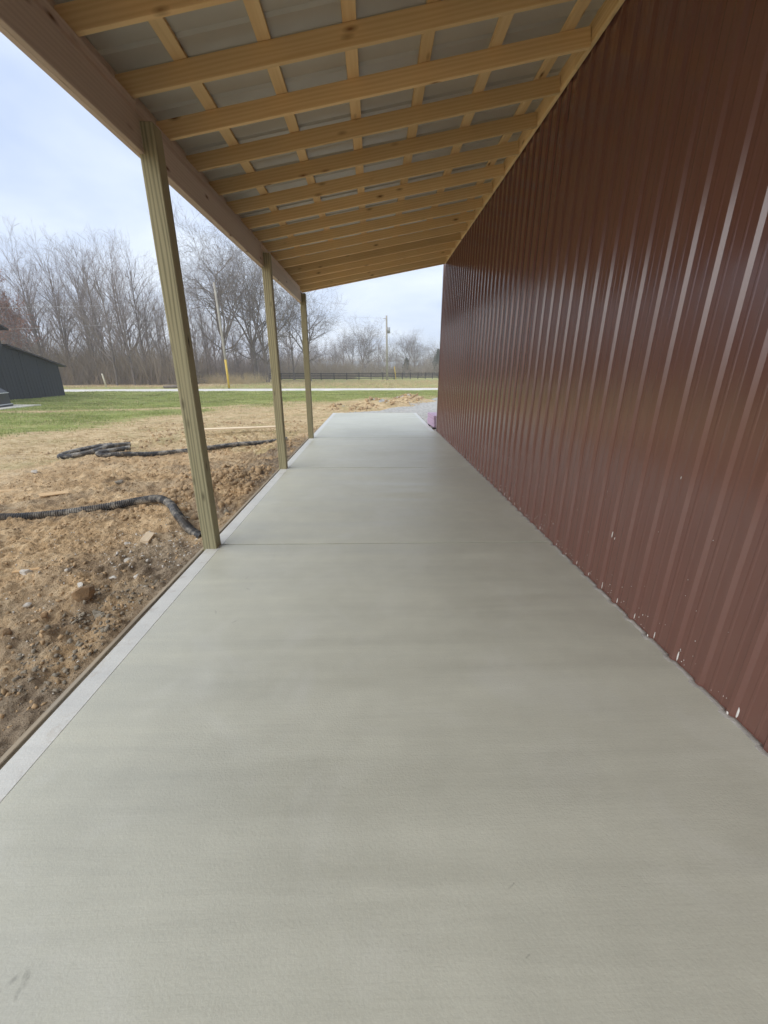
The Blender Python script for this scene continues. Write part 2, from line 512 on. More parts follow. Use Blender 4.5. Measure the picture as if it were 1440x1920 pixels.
def worley(X, Y, cell, seed):
    """clod heights: rough domes with a random size in every cell"""
    u, w = X / cell, Y / cell
    i0, j0 = np.floor(u).astype(int), np.floor(w).astype(int)
    out = np.zeros(np.broadcast(X, Y).shape)
    for di in (-1, 0, 1):
        for dj in (-1, 0, 1):
            a, b = i0 + di, j0 + dj
            r1 = _P[(a * 7 + seed) & 255, (b * 13 + seed * 3) & 255]; r2 = _P[(a * 11 + 5 + seed) & 255, (b * 3 + 77) & 255]
            r3 = _P[(a * 5 + 31) & 255, (b * 9 + seed * 7) & 255]; r4 = _P[(a * 17 + 3) & 255, (b * 19 + seed) & 255]
            dx, dy = u - a - r1, w - b - r2
            an = r3 * 6.28
            ex, ey = dx * np.cos(an) + dy * np.sin(an), -dx * np.sin(an) + dy * np.cos(an)
            d = np.abs(ex) * 0.8 + np.abs(ey) * 1.25 + 0.35 * np.abs(ex + ey)
            sz = np.maximum(0, r4 - 0.45) * 1.8
            out = np.maximum(out, np.clip(sz * 1.1 - d, 0, 0.6 * sz))
    return out
def ground_h(X, Y):
    # base grade below the slab, soft undulation further out
    h = -0.085 - 0.02 * sstep(-1.9, -4.5, X) + 0.05 * (fbm(X * 0.45, Y * 0.45, 2) - 0.5)
    dist = np.sqrt(np.maximum(0, -1.85 - X) ** 2 + 0 * Y)
    rough = sstep(-9.5, -5.5, X) * (1 - sstep(11.5, 15.5, Y + 0.8 * fbm(X * .7, Y * .7, 2)))
    rough = np.clip(rough, 0.30, 1) * (1 - sstep(18, 22, Y)) + 0.04
    n = fbm(X * 1.6, Y * 1.6, 3) - 0.5
    rid = 1 - np.abs(2 * fbm(X * 4.3, Y * 4.3, 3) - 1)
    cl = fbm(X * 11, Y * 11, 3, g=0.6) - 0.5
    cl2 = np.maximum(0, fbm(X * 17 + 50, Y * 17, 2) - 0.55)
    cl3 = np.abs(fbm(X * 26 + 9, Y * 26, 2) - 0.5)
    h = h + rough * (0.10 * n + 0.05 * (rid - 0.75) + 0.07 * cl + 0.06 * cl2 - 0.05 * cl3)
    near = (X > -7.2) & (X < -1.84) & (Y > 1.3) & (Y < 13.5)
    if near.any():
        xn, yn = X[near], Y[near]
        wx, wy = xn + 0.05 * (fbm(xn * 9, yn * 9, 2) - .5), yn + 0.05 * (fbm(xn * 9 + 30, yn * 9, 2) - .5)
        dens = sstep(0.36, 0.62, fbm(xn * 0.9 + 11, yn * 0.9, 3))
        add = np.zeros(X.shape)
        add[near] = (0.075 * worley(wx, wy, 0.17, 3) * dens + 0.05 * worley(wx, wy, 0.085, 8)) * (0.35 + 0.65 * dens)
        h = h + rough * add
    # loosened spoil thrown along the slab between the first two posts and near the pipe
    def mound(cx, cy, rx, ry, a):
        return a * np.exp(-(((X - cx) / rx) ** 2 + ((Y - cy) / ry) ** 2)) * (0.6 + 0.8 * fbm(X * 6, Y * 6, 3))
    h = h + mound(-2.75, 6.3, 0.55, 1.2, 0.15) + mound(-3.4, 7.3, 0.7, 0.9, 0.10) + mound(-2.5, 3.7, .35, .7, 0.05) + mound(-4.6, 6.2, .9, .6, .06)
    h = h + mound(-2.4, 10.3, .35, .8, .10) + mound(-3.6, 12.6, 1.6, .5, .10) + mound(0.2, 22.6, 1.5, .7, .40) + mound(2.2, 25.6, 1.2, .9, .45) + mound(-1.7, 20.9, 1.3, .5, .22) + mound(-3.6, 19.6, 1.2, .5, .15)
    # flat beside the form board and under slab and building
    k = sstep(-2.25, -1.86, X) * (Y < SLAB_END + 0.3)
    h = h * (1 - 0.40 * k) + (-0.085 + 0.085 * fbm(X * 5, Y * 5, 3)) * 0.40 * k
    h = np.where((X > -1.86) & (Y < SLAB_END + 0.1) & (X < SLAB_R + .05), -0.16, h)
    h = np.where((X > SLAB_R) & (X < 14) & (Y < WALL_END + 0.2), -0.16, h)
    # shallow ditch behind the road
    rc = 42.2 + 0.10 * (X + 10)
    dd = Y - rc
    h = h - 0.35 * np.exp(-((dd - 5.2) / 1.3) ** 2) * (Y > 30) + 0.04 * sstep(6, 12, dd) * (Y > 30) + 0.05 * (fbm(X * .5, Y * .5, 3) - .5) * sstep(18, 30, Y)
    h = h + sstep(80, 400, Y) * 1.2
    return h
ZZ = ground_h(XX, YY)

def cover(X, Y):
    wob = fbm(X * 0.35, Y * 0.35, 4) - 0.5
    # distance line of the lawn edge, nearer on the left
    lawn_edge = 13.0 + 8.0 * sstep(-11.5, -7.5, X) + 1.1 * np.maximum(0, X + 8.5) - 0.9 * np.maximum(0, X + 2)
    g = 0.95 * sstep(-5, 5, (Y - lawn_edge) + 10 * wob)
    edge_d = 11.2 + 0.45 * (X + 5) + 5 * wob + 6.5 * sstep(-4, 3, X)
    d = (1 - sstep(-2.5, 2.5, Y - edge_d)) * sstep(-10.5, -5.2, X + 2.5 * wob - 0.12 * (Y - 6))
    d = np.maximum(d, 0.36 * (1 - sstep(-1, 5, Y - lawn_edge)))
    # thin turf patches inside the dirt
    d = d * (1 - 0.75 * sstep(0.56, 0.66, fbm(X * 0.8 + 3, Y * 0.8, 3)) * (Y > 7))
    rc = 42.2 + 0.10 * (X + 10)
    far = sstep(2.5, 4.5, Y - rc)
    g = g * (1 - 0.38 * far) + 0.02 * far
    dit = np.exp(-((Y - rc - 5.0) / 1.1) ** 2) * (fbm(X * .6, Y * .6, 3) > 0.45) * sstep(-12, -4, X)
    d = np.maximum(d, 0.9 * dit)
    wood = sstep(8.5, 10.5, Y - rc) * (1 - sstep(-24, -16, X))
    g = g * (1 - wood); d = np.maximum(d, 0.55 * wood)
    damp = sstep(-3.6, -2.0, X + 1.2 * wob) * (1 - sstep(10.5, 12.5, Y)) * sstep(0.40, 0.62, fbm(X * 1.3, Y * 1.3, 3) + 0.06)
    damp = np.maximum(damp, 0.8 * sstep(-2.15, -1.9, X + 0.25 * wob) * (Y < 12))
    damp = np.maximum(damp, 0.5 * sstep(0.58, 0.68, fbm(X * .9 + 40, Y * .9, 3)))
    # worn track across the lawn
    tr = np.exp(-((Y - (20.5 + 0.25 * (X + 15))) / 0.7) ** 2) * (X < -7)
    g = g * (1 - 0.65 * tr)
    return np.clip(d, 0, 1), np.clip(g, 0, 1), np.clip(damp, 0, 1)
CD, CG, CB = cover(XX, YY)
nx, ny = len(xs), len(ys)
ii = np.arange(nx * ny).reshape(ny, nx)
Q = np.stack([ii[:-1, :-1], ii[:-1, 1:], ii[1:, 1:], ii[1:, :-1]], -1).reshape(-1, 4)
ground = np_mesh('ground', np.stack([XX, YY, ZZ], -1).reshape(-1, 3), Q, M['ground'], smooth=True)
ca = ground.data.color_attributes.new('cover', 'FLOAT_COLOR', 'POINT')
ca.data.foreach_set('color', np.stack([CD, CG, CB, np.ones_like(CD)], -1).astype(np.float32).ravel())
tag(ground, kind='structure')

def gh(x, y):
    return float(ground_h(np.array([[float(x)]]), np.array([[float(y)]]))[0, 0])

# road: a pale gravel lane crossing behind the lawn
def road():
    V, F = [], []
    X = np.arange(-120, 121, 2.0)
    prof = [(-2.3, -0.05), (-1.9, 0.03), (-0.6, 0.07), (0.6, 0.07), (1.9, 0.03), (2.3, -0.05)]
    for x in X:
        w = 0.25 * (fbm(np.array([x * .3]), np.array([3.0]), 3)[0] - .5)
        for o, z in prof:
            y = 42.2 + 0.10 * (x + 10) + o * (1 + w)
            V.append((x, y, gh(x, y) * 0 - 0.10 + z + 0.0))
    n = len(prof)
    for i in range(len(X) - 1):
        for k in range(n - 1):
            F.append((i * n + k, (i + 1) * n + k, (i + 1) * n + k + 1, i * n + k + 1))
    o = mesh_obj('road', V, F, M['road'], smooth=True)
    tag(o, kind='structure')
road()

# ================================================================== SLAB
slab = box('concrete_slab', (SLAB_L + 0.004, -1.6, -0.13), (SLAB_R - 0.004, SLAB_END - 0.004, -0.04), M['joint'], bevel=0)
slab.location = (0, 0, 0)
slab.data.transform(Matrix.Translation(((SLAB_L + SLAB_R) / 2, (-1.6 + SLAB_END) / 2, -0.085)))
tag(slab, 'pale grey freshly poured concrete slab running along the brown metal wall', 'slab', kind='structure')
PY = [0.285, 3.945, 7.60, 11.262]       # front faces of the posts
JOINTS = [-1.6, PY[0] + 0.12, PY[1] + 0.11, PY[2] + 0.10, PY[3] + 0.10, SLAB_END]
def panel(name, x0, x1, y0, y1, mat, z1=0.0):
    V, F = [], []
    c = 0.003
    zb = -0.10
    pr = [(x0, y0, zb), (x1, y0, zb), (x1, y1, zb), (x0, y1, zb),
          (x0, y0, z1 - c), (x1, y0, z1 - c), (x1, y1, z1 - c), (x0, y1, z1 - c),
          (x0 + c, y0 + c, z1), (x1 - c, y0 + c, z1), (x1 - c, y1 - c, z1), (x0 + c, y1 - c, z1)]
    fs = [(8, 9, 10, 11), (4, 5, 9, 8), (5, 6, 10, 9), (6, 7, 11, 10), (7, 4, 8, 11), (0, 1, 5, 4), (1, 2, 6, 5), (2, 3, 7, 6), (3, 0, 4, 7)]
    return mesh_obj(name, pr, fs, mat, slab)
g = 0.011
for a, b in zip(JOINTS[:-1], JOINTS[1:]):
    far = b > WALL_END + 1
    xr = (1.765 if far else WALL_X - 0.026)
    if far:
        panel('slab_panel', BAND_IN, WALL_X - 0.026, a + g, WALL_END, M['concrete'])
        panel('slab_panel', BAND_IN, 1.765, WALL_END, SLAB_END, M['concrete'])
        panel('edge_band', 1.7665, SLAB_R, WALL_END + 0.04, SLAB_END, M['band'], -0.0015)
    else:
        panel('slab_panel', BAND_IN, xr, a + g, b - g, M['concrete'])
    panel('edge_band', SLAB_L, BAND_IN - 0.0015, a + g, b - g, M['band'], -0.0015)

# ================================================================== BROWN METAL BUILDING
bld = empty('metal_building', (WALL_X, 4.0, 0))
tag(bld, 'large brown ribbed metal building along the right side of the slab', 'building')
def pl(o, *loc):      # place a child by world coordinates
    o.location = Vector(loc) - o.parent.location
    return o
WALL_Y0 = -5.0 * 0.9144 + (WALL_END % 0.9144)
def wall_profile(width, pitch=0.2286, first=0.0, small=True):
    """(along, out) points; a tall trapezoid rib every pitch with two small stiffeners between"""
    pts = []
    y = first
    n = int(round(width / pitch))
    for k in range(n):
        b = first + k * pitch
        pts += [(b - 0.030, 0), (b - 0.012, 0.019), (b + 0.012, 0.019), (b + 0.030, 0)]
        for c in ((0.0762, 0.1524) if small else ()):
            pts += [(b + c - 0.012, 0), (b + c - 0.005, 0.0018), (b + c + 0.005, 0.0018), (b + c + 0.012, 0)]
    pts.append((first + n * pitch - 0.030, 0))
    return pts
WALL_TOP = 4.98
prof = wall_profile(0.9144, first=0.030)
V, F = [], []
for (a, o) in prof:
    V.append((-o, a, -0.03)); V.append((-o, a, WALL_TOP))
n = len(prof)
for i in range(n - 1):
    F.append((2 * i, 2 * i + 1, 2 * i + 3, 2 * i + 2))
wall_me = bpy.data.meshes.new('wall_panel')
wall_me.from_pydata(V, [], F); wall_me.materials.append(M['wall'])
RIB0 = 1.680            # a rib stands here
y = RIB0 - 0.030
while y > -4.0: y -= 0.9144
first_y = y
while y + 0.9144 <= WALL_END + 0.3:
    o = share('wall_panel', wall_me, bld); pl(o, WALL_X, y, 0)
    y += 0.9144
wall_last = y
WALL_END = wall_last + 0.002
o = box('corner_trim', (WALL_X - 0.022, WALL_END - 0.075, -0.03), (WALL_X + 0.09, WALL_END + 0.022, WALL_TOP), M['wall'], bld, 0.003)
o.location -= bld.location
o = box('light_seal_backing', (WALL_X + 0.004, first_y, -0.1), (WALL_X + 0.06, WALL_END, WALL_TOP), M['black'], bld, 0); o.location -= bld.location  # unseen solid backing, added so no light leaks through the wall sheets
for nm, lo, hi in (('end_wall', (WALL_X + 0.09, WALL_END - 0.06, -0.1), (WALL_X + 9.1, WALL_END, WALL_TOP)),
                   ('end_wall', (WALL_X + 0.09, first_y, -0.1), (WALL_X + 9.1, first_y + 0.06, WALL_TOP)),
                   ('side_wall', (WALL_X + 9.1, first_y, -0.1), (WALL_X + 9.16, WALL_END, WALL_TOP))):
    o = box(nm, lo, hi, M['wall'], bld, 0); o.location -= bld.location
x0, xm, x1, ya, yb = WALL_X - 0.02, WALL_X + 4.6, WALL_X + 9.2, first_y - 0.2, WALL_END + 0.2
V = [(x0, ya, WALL_TOP), (xm, ya, 6.6), (x1, ya, WALL_TOP), (x0, yb, WALL_TOP), (xm, yb, 6.6), (x1, yb, WALL_TOP),
     (x0, ya, WALL_TOP + .06), (xm, ya, 6.66), (x1, ya, WALL_TOP + .06), (x0, yb, WALL_TOP + .06), (xm, yb, 6.66), (x1, yb, WALL_TOP + .06)]
F = [(0, 1, 4, 3), (1, 2, 5, 4), (6, 9, 10, 7), (7, 10, 11, 8), (0, 3, 9, 6), (2, 8, 11, 5), (0, 6, 7, 1), (1, 7, 8, 2), (3, 4, 10, 9), (4, 5, 11, 10)]
o = mesh_obj('roof', V, F, M['roofmetal'], bld); o.location = -bld.location
for yy in (first_y + 0.01, WALL_END - 0.05):
    V = [(x0 + .1, yy, WALL_TOP), (x1 - .1, yy, WALL_TOP), (xm, yy, 6.58)]
    V += [(a, b + 0.04, c) for a, b, c in V]
    o = mesh_obj('gable', V, [(0, 1, 2), (5, 4, 3), (0, 3, 4, 1), (1, 4, 5, 2), (2, 5, 3, 0)], M['wall'], bld); o.location = -bld.location

# cement splashed on the foot of the wall: dashes beside the ribs and small drops
def splatter():
    V, F = [], []
    rs = random.Random(5)
    def blob(y, z, w, hgt, x, k=7):
        b = len(V)
        V.append((x - 0.003, y, z))
        ph = rs.random() * 6
        for i in range(k):
            a = 2 * math.pi * i / k
            r = 0.7 + 0.5 * rs.random()
            V.append((x, y + math.cos(a) * w * r, z + math.sin(a) * hgt * r))
        for i in range(k):
            F.append((b, b + 1 + (i + 1) % k, b + 1 + i))
    y = RIB0
    while y < WALL_END:
        if rs.random() < 0.72:
            hh = rs.uniform(0.010, 0.030) * (1.5 if y < 3.3 else 1.0)
            blob(y - 0.034, 0.010 + hh, rs.uniform(0.004, 0.007), hh, WALL_X - 0.0015)
        if rs.random() < 0.35:
            blob(y + rs.uniform(-.01, .01), 0.012, 0.008, 0.010, WALL_X - 0.021)
        for _ in range(rs.randint(2, 9)):
            s = rs.uniform(0.0012, 0.0036)
            blob(y + rs.uniform(0.035, 0.19), abs(rs.gauss(0, 0.07)) + 0.012, s, s * rs.uniform(0.8, 2.2), WALL_X - 0.0035, 5)
        for _ in range(rs.randint(0, 2)):
            s = rs.uniform(0.001, 0.0026)
            blob(y + rs.uniform(0.035, 0.19), rs.uniform(0.15, 0.9), s, s * 1.3, WALL_X - 0.0035, 5)
        y += 0.2286
    for (yy, zz, w, h_) in [(3.02, .52, .007, .030), (3.03, .47, .004, .02), (2.98, .50, .003, .012), (2.45, 1.15, .002, .012)]:
        blob(yy, zz, w, h_, WALL_X - 0.0035, 8)
    o = mesh_obj('cement_splatter', V, F, M['splash'], bld); o.location = -bld.location
    tag(o, 'white dried cement drops along the foot of the brown wall', kind='stuff')
splatter()
# rough lip of concrete where the slab meets the sheet
def seam():
    V, F = [], []
    Y = np.arange(first_y, WALL_END, 0.012)
    w = fbm(Y * 4.1, Y * 0 + 2, 4); w2 = fbm(Y * 23.0, Y * 0 + 8, 3)
    for yy, a, b in zip(Y, w, w2):
        k = ((yy - RIB0) / 0.2286) % 1.0
        rib = 0.019 if min(k, 1 - k) < 0.12 else 0
        f = WALL_X - 0.026 - rib - 0.012 * b * a
        hgt = 0.001 + 0.020 * max(0, a - 0.35) * b + 0.004 * max(0, b - 0.5)
        V += [(f - 0.012, yy, -0.004), (f, yy, hgt * 0.8), (f + 0.014, yy, hgt), (WALL_X + 0.003, yy, hgt * 0.6 + .002), (WALL_X + 0.003, yy, -0.06)]
    n = 5
    for i in range(len(Y) - 1):
        for k in range(n - 1):
            F.append((i * n + k, i * n + k + 1, (i + 1) * n + k + 1, (i + 1) * n + k))
    o = mesh_obj('concrete_lip', V, F, M['seam'], slab, smooth=True)
seam()

# ================================================================== LEAN-TO
lean = empty('lean_to', (0, 4.0, 0))
tag(lean, 'timber framed lean-to roof on treated posts attached to the brown building', 'lean-to')
SLOPE = 0.1842
ANG = math.atan(SLOPE)
ZL = lambda x: 3.745 + SLOPE * (x + 1.916)        # underside of the rafters
RAF_D = 0.140
RAF_Y = [4.62 + 0.6096 * k for k in range(-7, 14)]
ROOF_Y0, ROOF_Y1 = RAF_Y[0] - 0.05, RAF_Y[-1] - 0.30
RAF_Y[-1] = ROOF_Y1 - 0.02
def lc(o):
    o.location = o.location - lean.location
    return o
# posts
post_me = box_mesh('post', 3.74, 0.139, 0.139, M['treated'], 0.006)
for py in PY:
    o = share('post', post_me, lean, (-1.817 + 0.0695, py + 0.0695, 1.72), (0, -math.pi / 2, 0))
    lc(o)
# header: two boards let into the posts, outer board up to the sheeting
hx0 = -1.857
segs = [(ROOF_Y0, PY[1] + 0.07), (PY[1] + 0.073, PY[2] + 0.07), (PY[2] + 0.073, PY[3] + 0.139)]
HB, HT = 3.385, 3.630
def ybeam(name, x0, x1, y0, y1, z0, z1, mat):
    me = box_mesh(name, y1 - y0, x1 - x0, z1 - z0, mat, 0.004)
    return lc(share(name, me, lean, ((x0 + x1) / 2, (y0 + y1) / 2, (z0 + z1) / 2), (0, 0, math.pi / 2)))
for a, b in segs:
    ybeam('header_board', -1.8165, -1.778, a, b, HB, HT, M['header'])
    ybeam('header_board', -1.858, -1.8175, a - 0.001, b + 0.001, HB + 0.003, HT + 0.12, M['header'])
ybeam('fascia_board', -1.965, -1.927, ROOF_Y0, ROOF_Y1, 3.50, 3.915, M['header'])
# cut the notch visually: the header passes in front of the post's outer part, so posts are narrower above it
# ledger against the wall
LED0, LED1 = WALL_X - 0.062, WALL_X - 0.0215
for a, b in ((ROOF_Y0, 4.9), (4.902, 9.2), (9.202, ROOF_Y1)):
    ybeam('ledger_board', LED0, LED1, a, b, 4.462, 4.462 + 0.185, M['lumber'])
# rafters
XA, XB = -1.925, LED0 - 0.002
raf_len = (XB - XA) / math.cos(ANG) - 0.004
raf_mes = []
for k in range(4):
    raf_mes.append(box_mesh('rafter', raf_len, 0.038, RAF_D, M['lumber'], 0.003))
xc = (XA + XB) / 2
for k, ry in enumerate(RAF_Y):
    zc = ZL(xc) + RAF_D / 2 / math.cos(ANG)
    o = share('rafter', raf_mes[k % 4], lean, (xc, ry, zc), (0, -ANG, 0))
    if k % 2: o.rotation_euler = (Matrix.Rotation(-ANG, 4, 'Y') @ Matrix.Rotation(math.pi, 4, 'X')).to_euler()
    lc(o)
# purlins lie flat on the rafters
ZP = lambda x: ZL(x) + RAF_D / math.cos(ANG) + 0.001
PX = [-1.43, -0.795, -0.16, 0.46, 1.08, 1.70]
for px in PX:
    for a, b in ((ROOF_Y0 + 0.01, 2.35), (2.352, 7.06), (7.062, ROOF_Y1 - 0.01)):
        me = box_mesh('purlin', b - a, 0.102, 0.038, M['lumber'], 0.003)
        o = share('purlin', me, lean, (px, (a + b) / 2, ZP(px) + 0.020))
        o.rotation_euler = (Matrix.Rotation(-ANG, 4, 'Y') @ Matrix.Rotation(math.pi / 2, 4, 'Z')).to_euler()
        lc(o)
# ribbed steel sheets
def roof_panel_mesh(width):
    pr = [(a, o) for a, o in wall_profile(width, first=0.030, small=False)]
    V, F = [], []
    xa, xb = -2.10, WALL_X - 0.024
    for a, o in pr:
        for x in (xa, xb):
            V.append((x, a, o + SLOPE * x))
        for x in (xa, xb):
            V.append((x, a, o + SLOPE * x + 0.0012))
    n = len(pr)
    for i in range(n - 1):
        b0, b1 = 4 * i, 4 * (i + 1)
        F.append((b0, b1, b1 + 1, b0 + 1)); F.append((b0 + 2, b0 + 3, b1 + 3, b1 + 2))
        F.append((b0, b0 + 2, b1 + 2, b1)); F.append((b0 + 1, b1 + 1, b1 + 3, b0 + 3))
    me = bpy.data.meshes.new('roof_panel'); me.from_pydata(V, [], F); me.materials.append(M['roofmetal'])
    return me
rp_me = roof_panel_mesh(0.9144)
y = ROOF_Y1 + 0.03 - 0.9144
while y + 0.9144 > ROOF_Y0 - 0.2:
    o = share('roof_panel', rp_me, lean, (0, y, ZP(0) + 0.041 / math.cos(ANG) + 0.001)); lc(o)
    y -= 0.9144
# end trim of the roof
me = box_mesh('rake_trim', raf_len + 0.2, 0.012, 0.10, M['roofmetal'], 0.002)
lc(share('rake_trim', me, lean, (xc - 0.08, ROOF_Y1 + 0.040, ZP(xc - 0.08) + 0.02), (0, -ANG, 0)))

# ================================================================== FORM BOARDS along the slab
rs = random.Random(11)
for i, (a, b) in enumerate(((-1.4, 3.2), (3.21, 7.4), (7.42, 12.0))):
    o = box('form_board', (-1.862 - 0.001 * i, a, -0.16), (-1.828 - 0.001 * i, b, -0.024), M['formwood'], bevel=0.004)
    me = o.data
    s = b - a
    o.data = box_mesh('form_board', s, 0.034, 0.148, M['formwood'], 0.004)
    o.rotation_euler = (0, 0, math.pi / 2 + (0.0012, -0.001, 0.0008)[i])
    bpy.data.meshes.remove(me)
    tag(o, ['weathered wooden form board edging the slab, nearest to the camera', 'wooden form board edging the slab between the first and second posts',
            'wooden form board edging the slab, the farthest of the three'][i], 'board', 'form boards along the slab edge')

# ================================================================== CORRUGATED DRAIN PIPES
def catmull(P, step):
    P = [Vector(p) for p in P]
    P = [2 * P[0] - P[1]] + P + [2 * P[-1] - P[-2]]
    out = []
    for i in range(1, len(P) - 2):
        n = max(2, int((P[i + 1] - P[i]).length / step))
        for k in range(n):
            t = k / n
            a, b, c, d = P[i - 1], P[i], P[i + 1], P[i + 2]
            out.append(0.5 * ((2 * b) + (c - a) * t + (2 * a - 5 * b + 4 * c - d) * t * t + (3 * b - a - 3 * c + d) * t ** 3))
    out.append(P[-2])
    return out
def corrugated(name, ctrl, r, label, pitch=0.027, lift=0.0):
    P = [(x, y, gh(x, y) + r * 0.8 + dz) for x, y, dz in ctrl]
    pts = catmull(P, pitch / 2)
    rad = [r if (i // 1) % 2 == 0 else r * 0.80 for i in range(len(pts))]
    V, F = [], []
    tube_into(V, F, pts, rad, 12, cap=False)
    root = empty(name, P[0])
    o = mesh_obj('pipe_wall', [Vector(v) - Vector(P[0]) for v in V], F, M['pipe'], root, smooth=False)
    # hollow ends
    for e, nxt in ((pts[-1], pts[-4]), (pts[0], pts[3])):
        d = (nxt - e).normalized()
        Vi, Fi = [], []
        tube_into(Vi, Fi, [e - d * 0.004, e + d * 0.12], r * 0.84, 12, cap=False)
        Fi = [tuple(reversed(f)) for f in Fi]
        b = len(Vi)
        ref = Vi[:12]
        # rim ring between bore and outside
        c = e - d * 0.004
        for v in ref: Vi.append(c + (Vector(v) - c) * (r / (r * 0.84)))
        for k in range(12): Fi.append((k, (k + 1) % 12, b + (k + 1) % 12, b + k))
        mesh_obj('pipe_end', [Vector(v) - Vector(P[0]) for v in Vi], Fi, M['pipe'], root, smooth=False)
    tag(root, label, 'pipe', 'black corrugated drain pipes')
    return root
corrugated('drain_pipe', [(-2.02, 4.42, -0.06), (-2.25, 4.62, 0.01), (-2.55, 4.95, 0.03), (-2.78, 5.30, 0.05), (-3.05, 5.52, 0.05), (-3.4, 5.58, 0.03), (-3.9, 5.45, 0.0), (-4.4, 5.30, 0.0), (-4.9, 5.18, 0.0), (-5.5, 5.10, 0.0), (-6.2, 4.95, 0.0)],
           0.057, 'black corrugated drain pipe curving out from the foot of the nearest post')
corrugated('drain_pipe', [(-2.35, 11.05, 0.0), (-2.9, 10.9, 0.02), (-3.6, 10.45, 0.02), (-4.4, 9.95, 0.0), (-5.2, 9.50, 0.01), (-5.8, 9.28, 0.0), (-6.15, 9.20, 0.0), (-6.32, 9.32, 0.02), (-6.22, 9.58, 0.03), (-5.9, 9.85, 0.05)],
           0.060, 'long black drain pipe lying from the second post out to its hooked end')
corrugated('drain_pipe', [(-6.12, 10.25, 0.06), (-6.42, 9.95, 0.07), (-6.70, 9.62, 0.03), (-6.90, 9.32, 0.0), (-7.06, 9.18, 0.0), (-7.20, 9.36, 0.0), (-7.16, 9.72, 0.0), (-6.95, 10.12, 0.0), (-6.70, 10.45, 0.0)],
           0.062, 'short muddy coil of black drain pipe with an open end on the dirt')

# ================================================================== LOOSE THINGS ON THE DIRT
def loose(name, me, loc, rot, label, cat, group=None):
    o = share(name, me, None, loc, rot)
    return tag(o, label, cat, group)
loose('plank', box_mesh('plank', 2.35, 0.14, 0.038, M['paleplank'], 0.003), (-4.05, 12.45, gh(-4.05, 12.45) + 0.14), (0.1, 0.0, 0.28), 'long pale plank lying on the dirt behind the second post', 'plank')
loose('wood_offcut', box_mesh('wood_offcut', 0.235, 0.088, 0.038, M['paleplank'], 0.002), (-2.64, 4.38, gh(-2.64, 4.38) + 0.075), (0.25, -0.05, 1.75), 'short pale wood offcut lying among white stones near the slab', 'offcut')
loose('wood_offcut', box_mesh('wood_offcut', 0.36, 0.14, 0.016, M['freshwood'], 0.002), (-5.0, 6.15, gh(-5.0, 6.15) + 0.035), (0.1, 0.05, 0.75), 'flat pale wood scrap on the dirt beyond the near pipe', 'offcut')
loose('wood_offcut', box_mesh('wood_offcut', 0.55, 0.12, 0.016, M['freshwood'], 0.002), (-6.15, 6.55, gh(-6.15, 6.55) + 0.035), (0.05, 0.05, 0.35), 'pale wood scrap at the left edge by the straw', 'offcut')
loose('wood_splinter', box_mesh('wood_splinter', 0.22, 0.035, 0.012, M['freshwood'], 0.002), (-3.42, 3.62, gh(-3.42, 3.62) + 0.03), (0.1, 0.0, 0.35), 'thin pale wood splinter beside a white stone on the dirt', 'splinter')

def stone_mesh(name, s, mat, seed, flat=0.7):
    bm = bmesh.new()
    bmesh.ops.create_icosphere(bm, subdivisions=2, radius=1.0)
    r = random.Random(seed)
    dirs = [Vector((r.gauss(0, 1), r.gauss(0, 1), r.gauss(0, 1))).normalized() for _ in range(13)]
    cut = [r.uniform(0.40, 0.78) for _ in dirs]
    for v in bm.verts:
        p = v.co.copy()
        for d, c in zip(dirs, cut):
            q = p.dot(d)
            if q > c: p -= d * (q - c)
        p *= 1.25 * (1 + r.uniform(-0.04, 0.04))
        v.co = Vector((p.x * s, p.y * s * r.uniform(0.98, 1.02) * 0.8, p.z * s * flat))
    me = bpy.data.meshes.new(name); bm.to_mesh(me); bm.free(); me.materials.append(mat)
    return me
STONES = [(-2.56, 3.82, .045, 'whitestone', 'white angular stone lying alone below the wood offcut'),
          (-2.38, 4.38, .035, 'whitestone', 'white stone just right of the wood offcut by the pipe'),
          (-2.75, 4.32, .032, 'whitestone', 'small white stone touching the left side of the wood offcut'),
          (-2.83, 4.30, .036, 'whitestone', 'grey white stone a hand left of the wood offcut'),
          (-2.22, 3.42, .055, 'whitestone', 'broad pale stone half sunk in the dirt near the slab edge'),
          (-2.46, 3.42, .042, 'whitestone', 'white stone left of the broad sunken stone'),
          (-2.36, 3.32, .030, 'whitestone', 'small white stone in front of the broad sunken stone'),
          (-2.58, 3.18, .030, 'whitestone', 'small white stone above the grey clods, one of a pair'),
          (-2.50, 3.14, .032, 'whitestone', 'small bright stone above the grey clods, right of its pair'),
          (-3.02, 3.62, .038, 'whitestone', 'white stone by the grey mud patch left of centre dirt'),
          (-3.38, 3.56, .050, 'whitestone', 'white lump of stone under the thin wood splinter'),
          (-2.70, 2.56, .050, 'brownstone', 'yellowish stone near the lower left of the dirt'),
          (-2.60, 2.78, .032, 'brownstone', 'small tan stone above the yellowish stone'),
          (-2.42, 2.98, .090, 'brownstone', 'large rusty brown clod standing above the grey clods'),
          (-2.25, 2.86, .060, 'greystone', 'grey green clod beside the rusty brown clod'),
          (-2.18, 2.80, .045, 'greystone', 'smaller grey clod nearest the slab by the rusty clod'),
          (-2.52, 2.05, .060, 'greystone', 'grey stone cut by the left edge of the picture'),
          (-2.90, 2.98, .034, 'whitestone', 'cream stone left of the rusty brown clod'),
          (-4.35, 6.75, .080, 'greystone', 'tan stone beyond the near pipe on the open dirt'),
          (-6.5, 7.7, .07, 'whitestone', 'bluish white scrap of stone at the left edge of the dirt'),
          (-2.45, 5.0, .05, 'greystone', 'grey lump at the bend of the near pipe'),
          (-2.06, 5.35, .055, 'greystone', 'grey stone beside the slab just past the nearest post')]
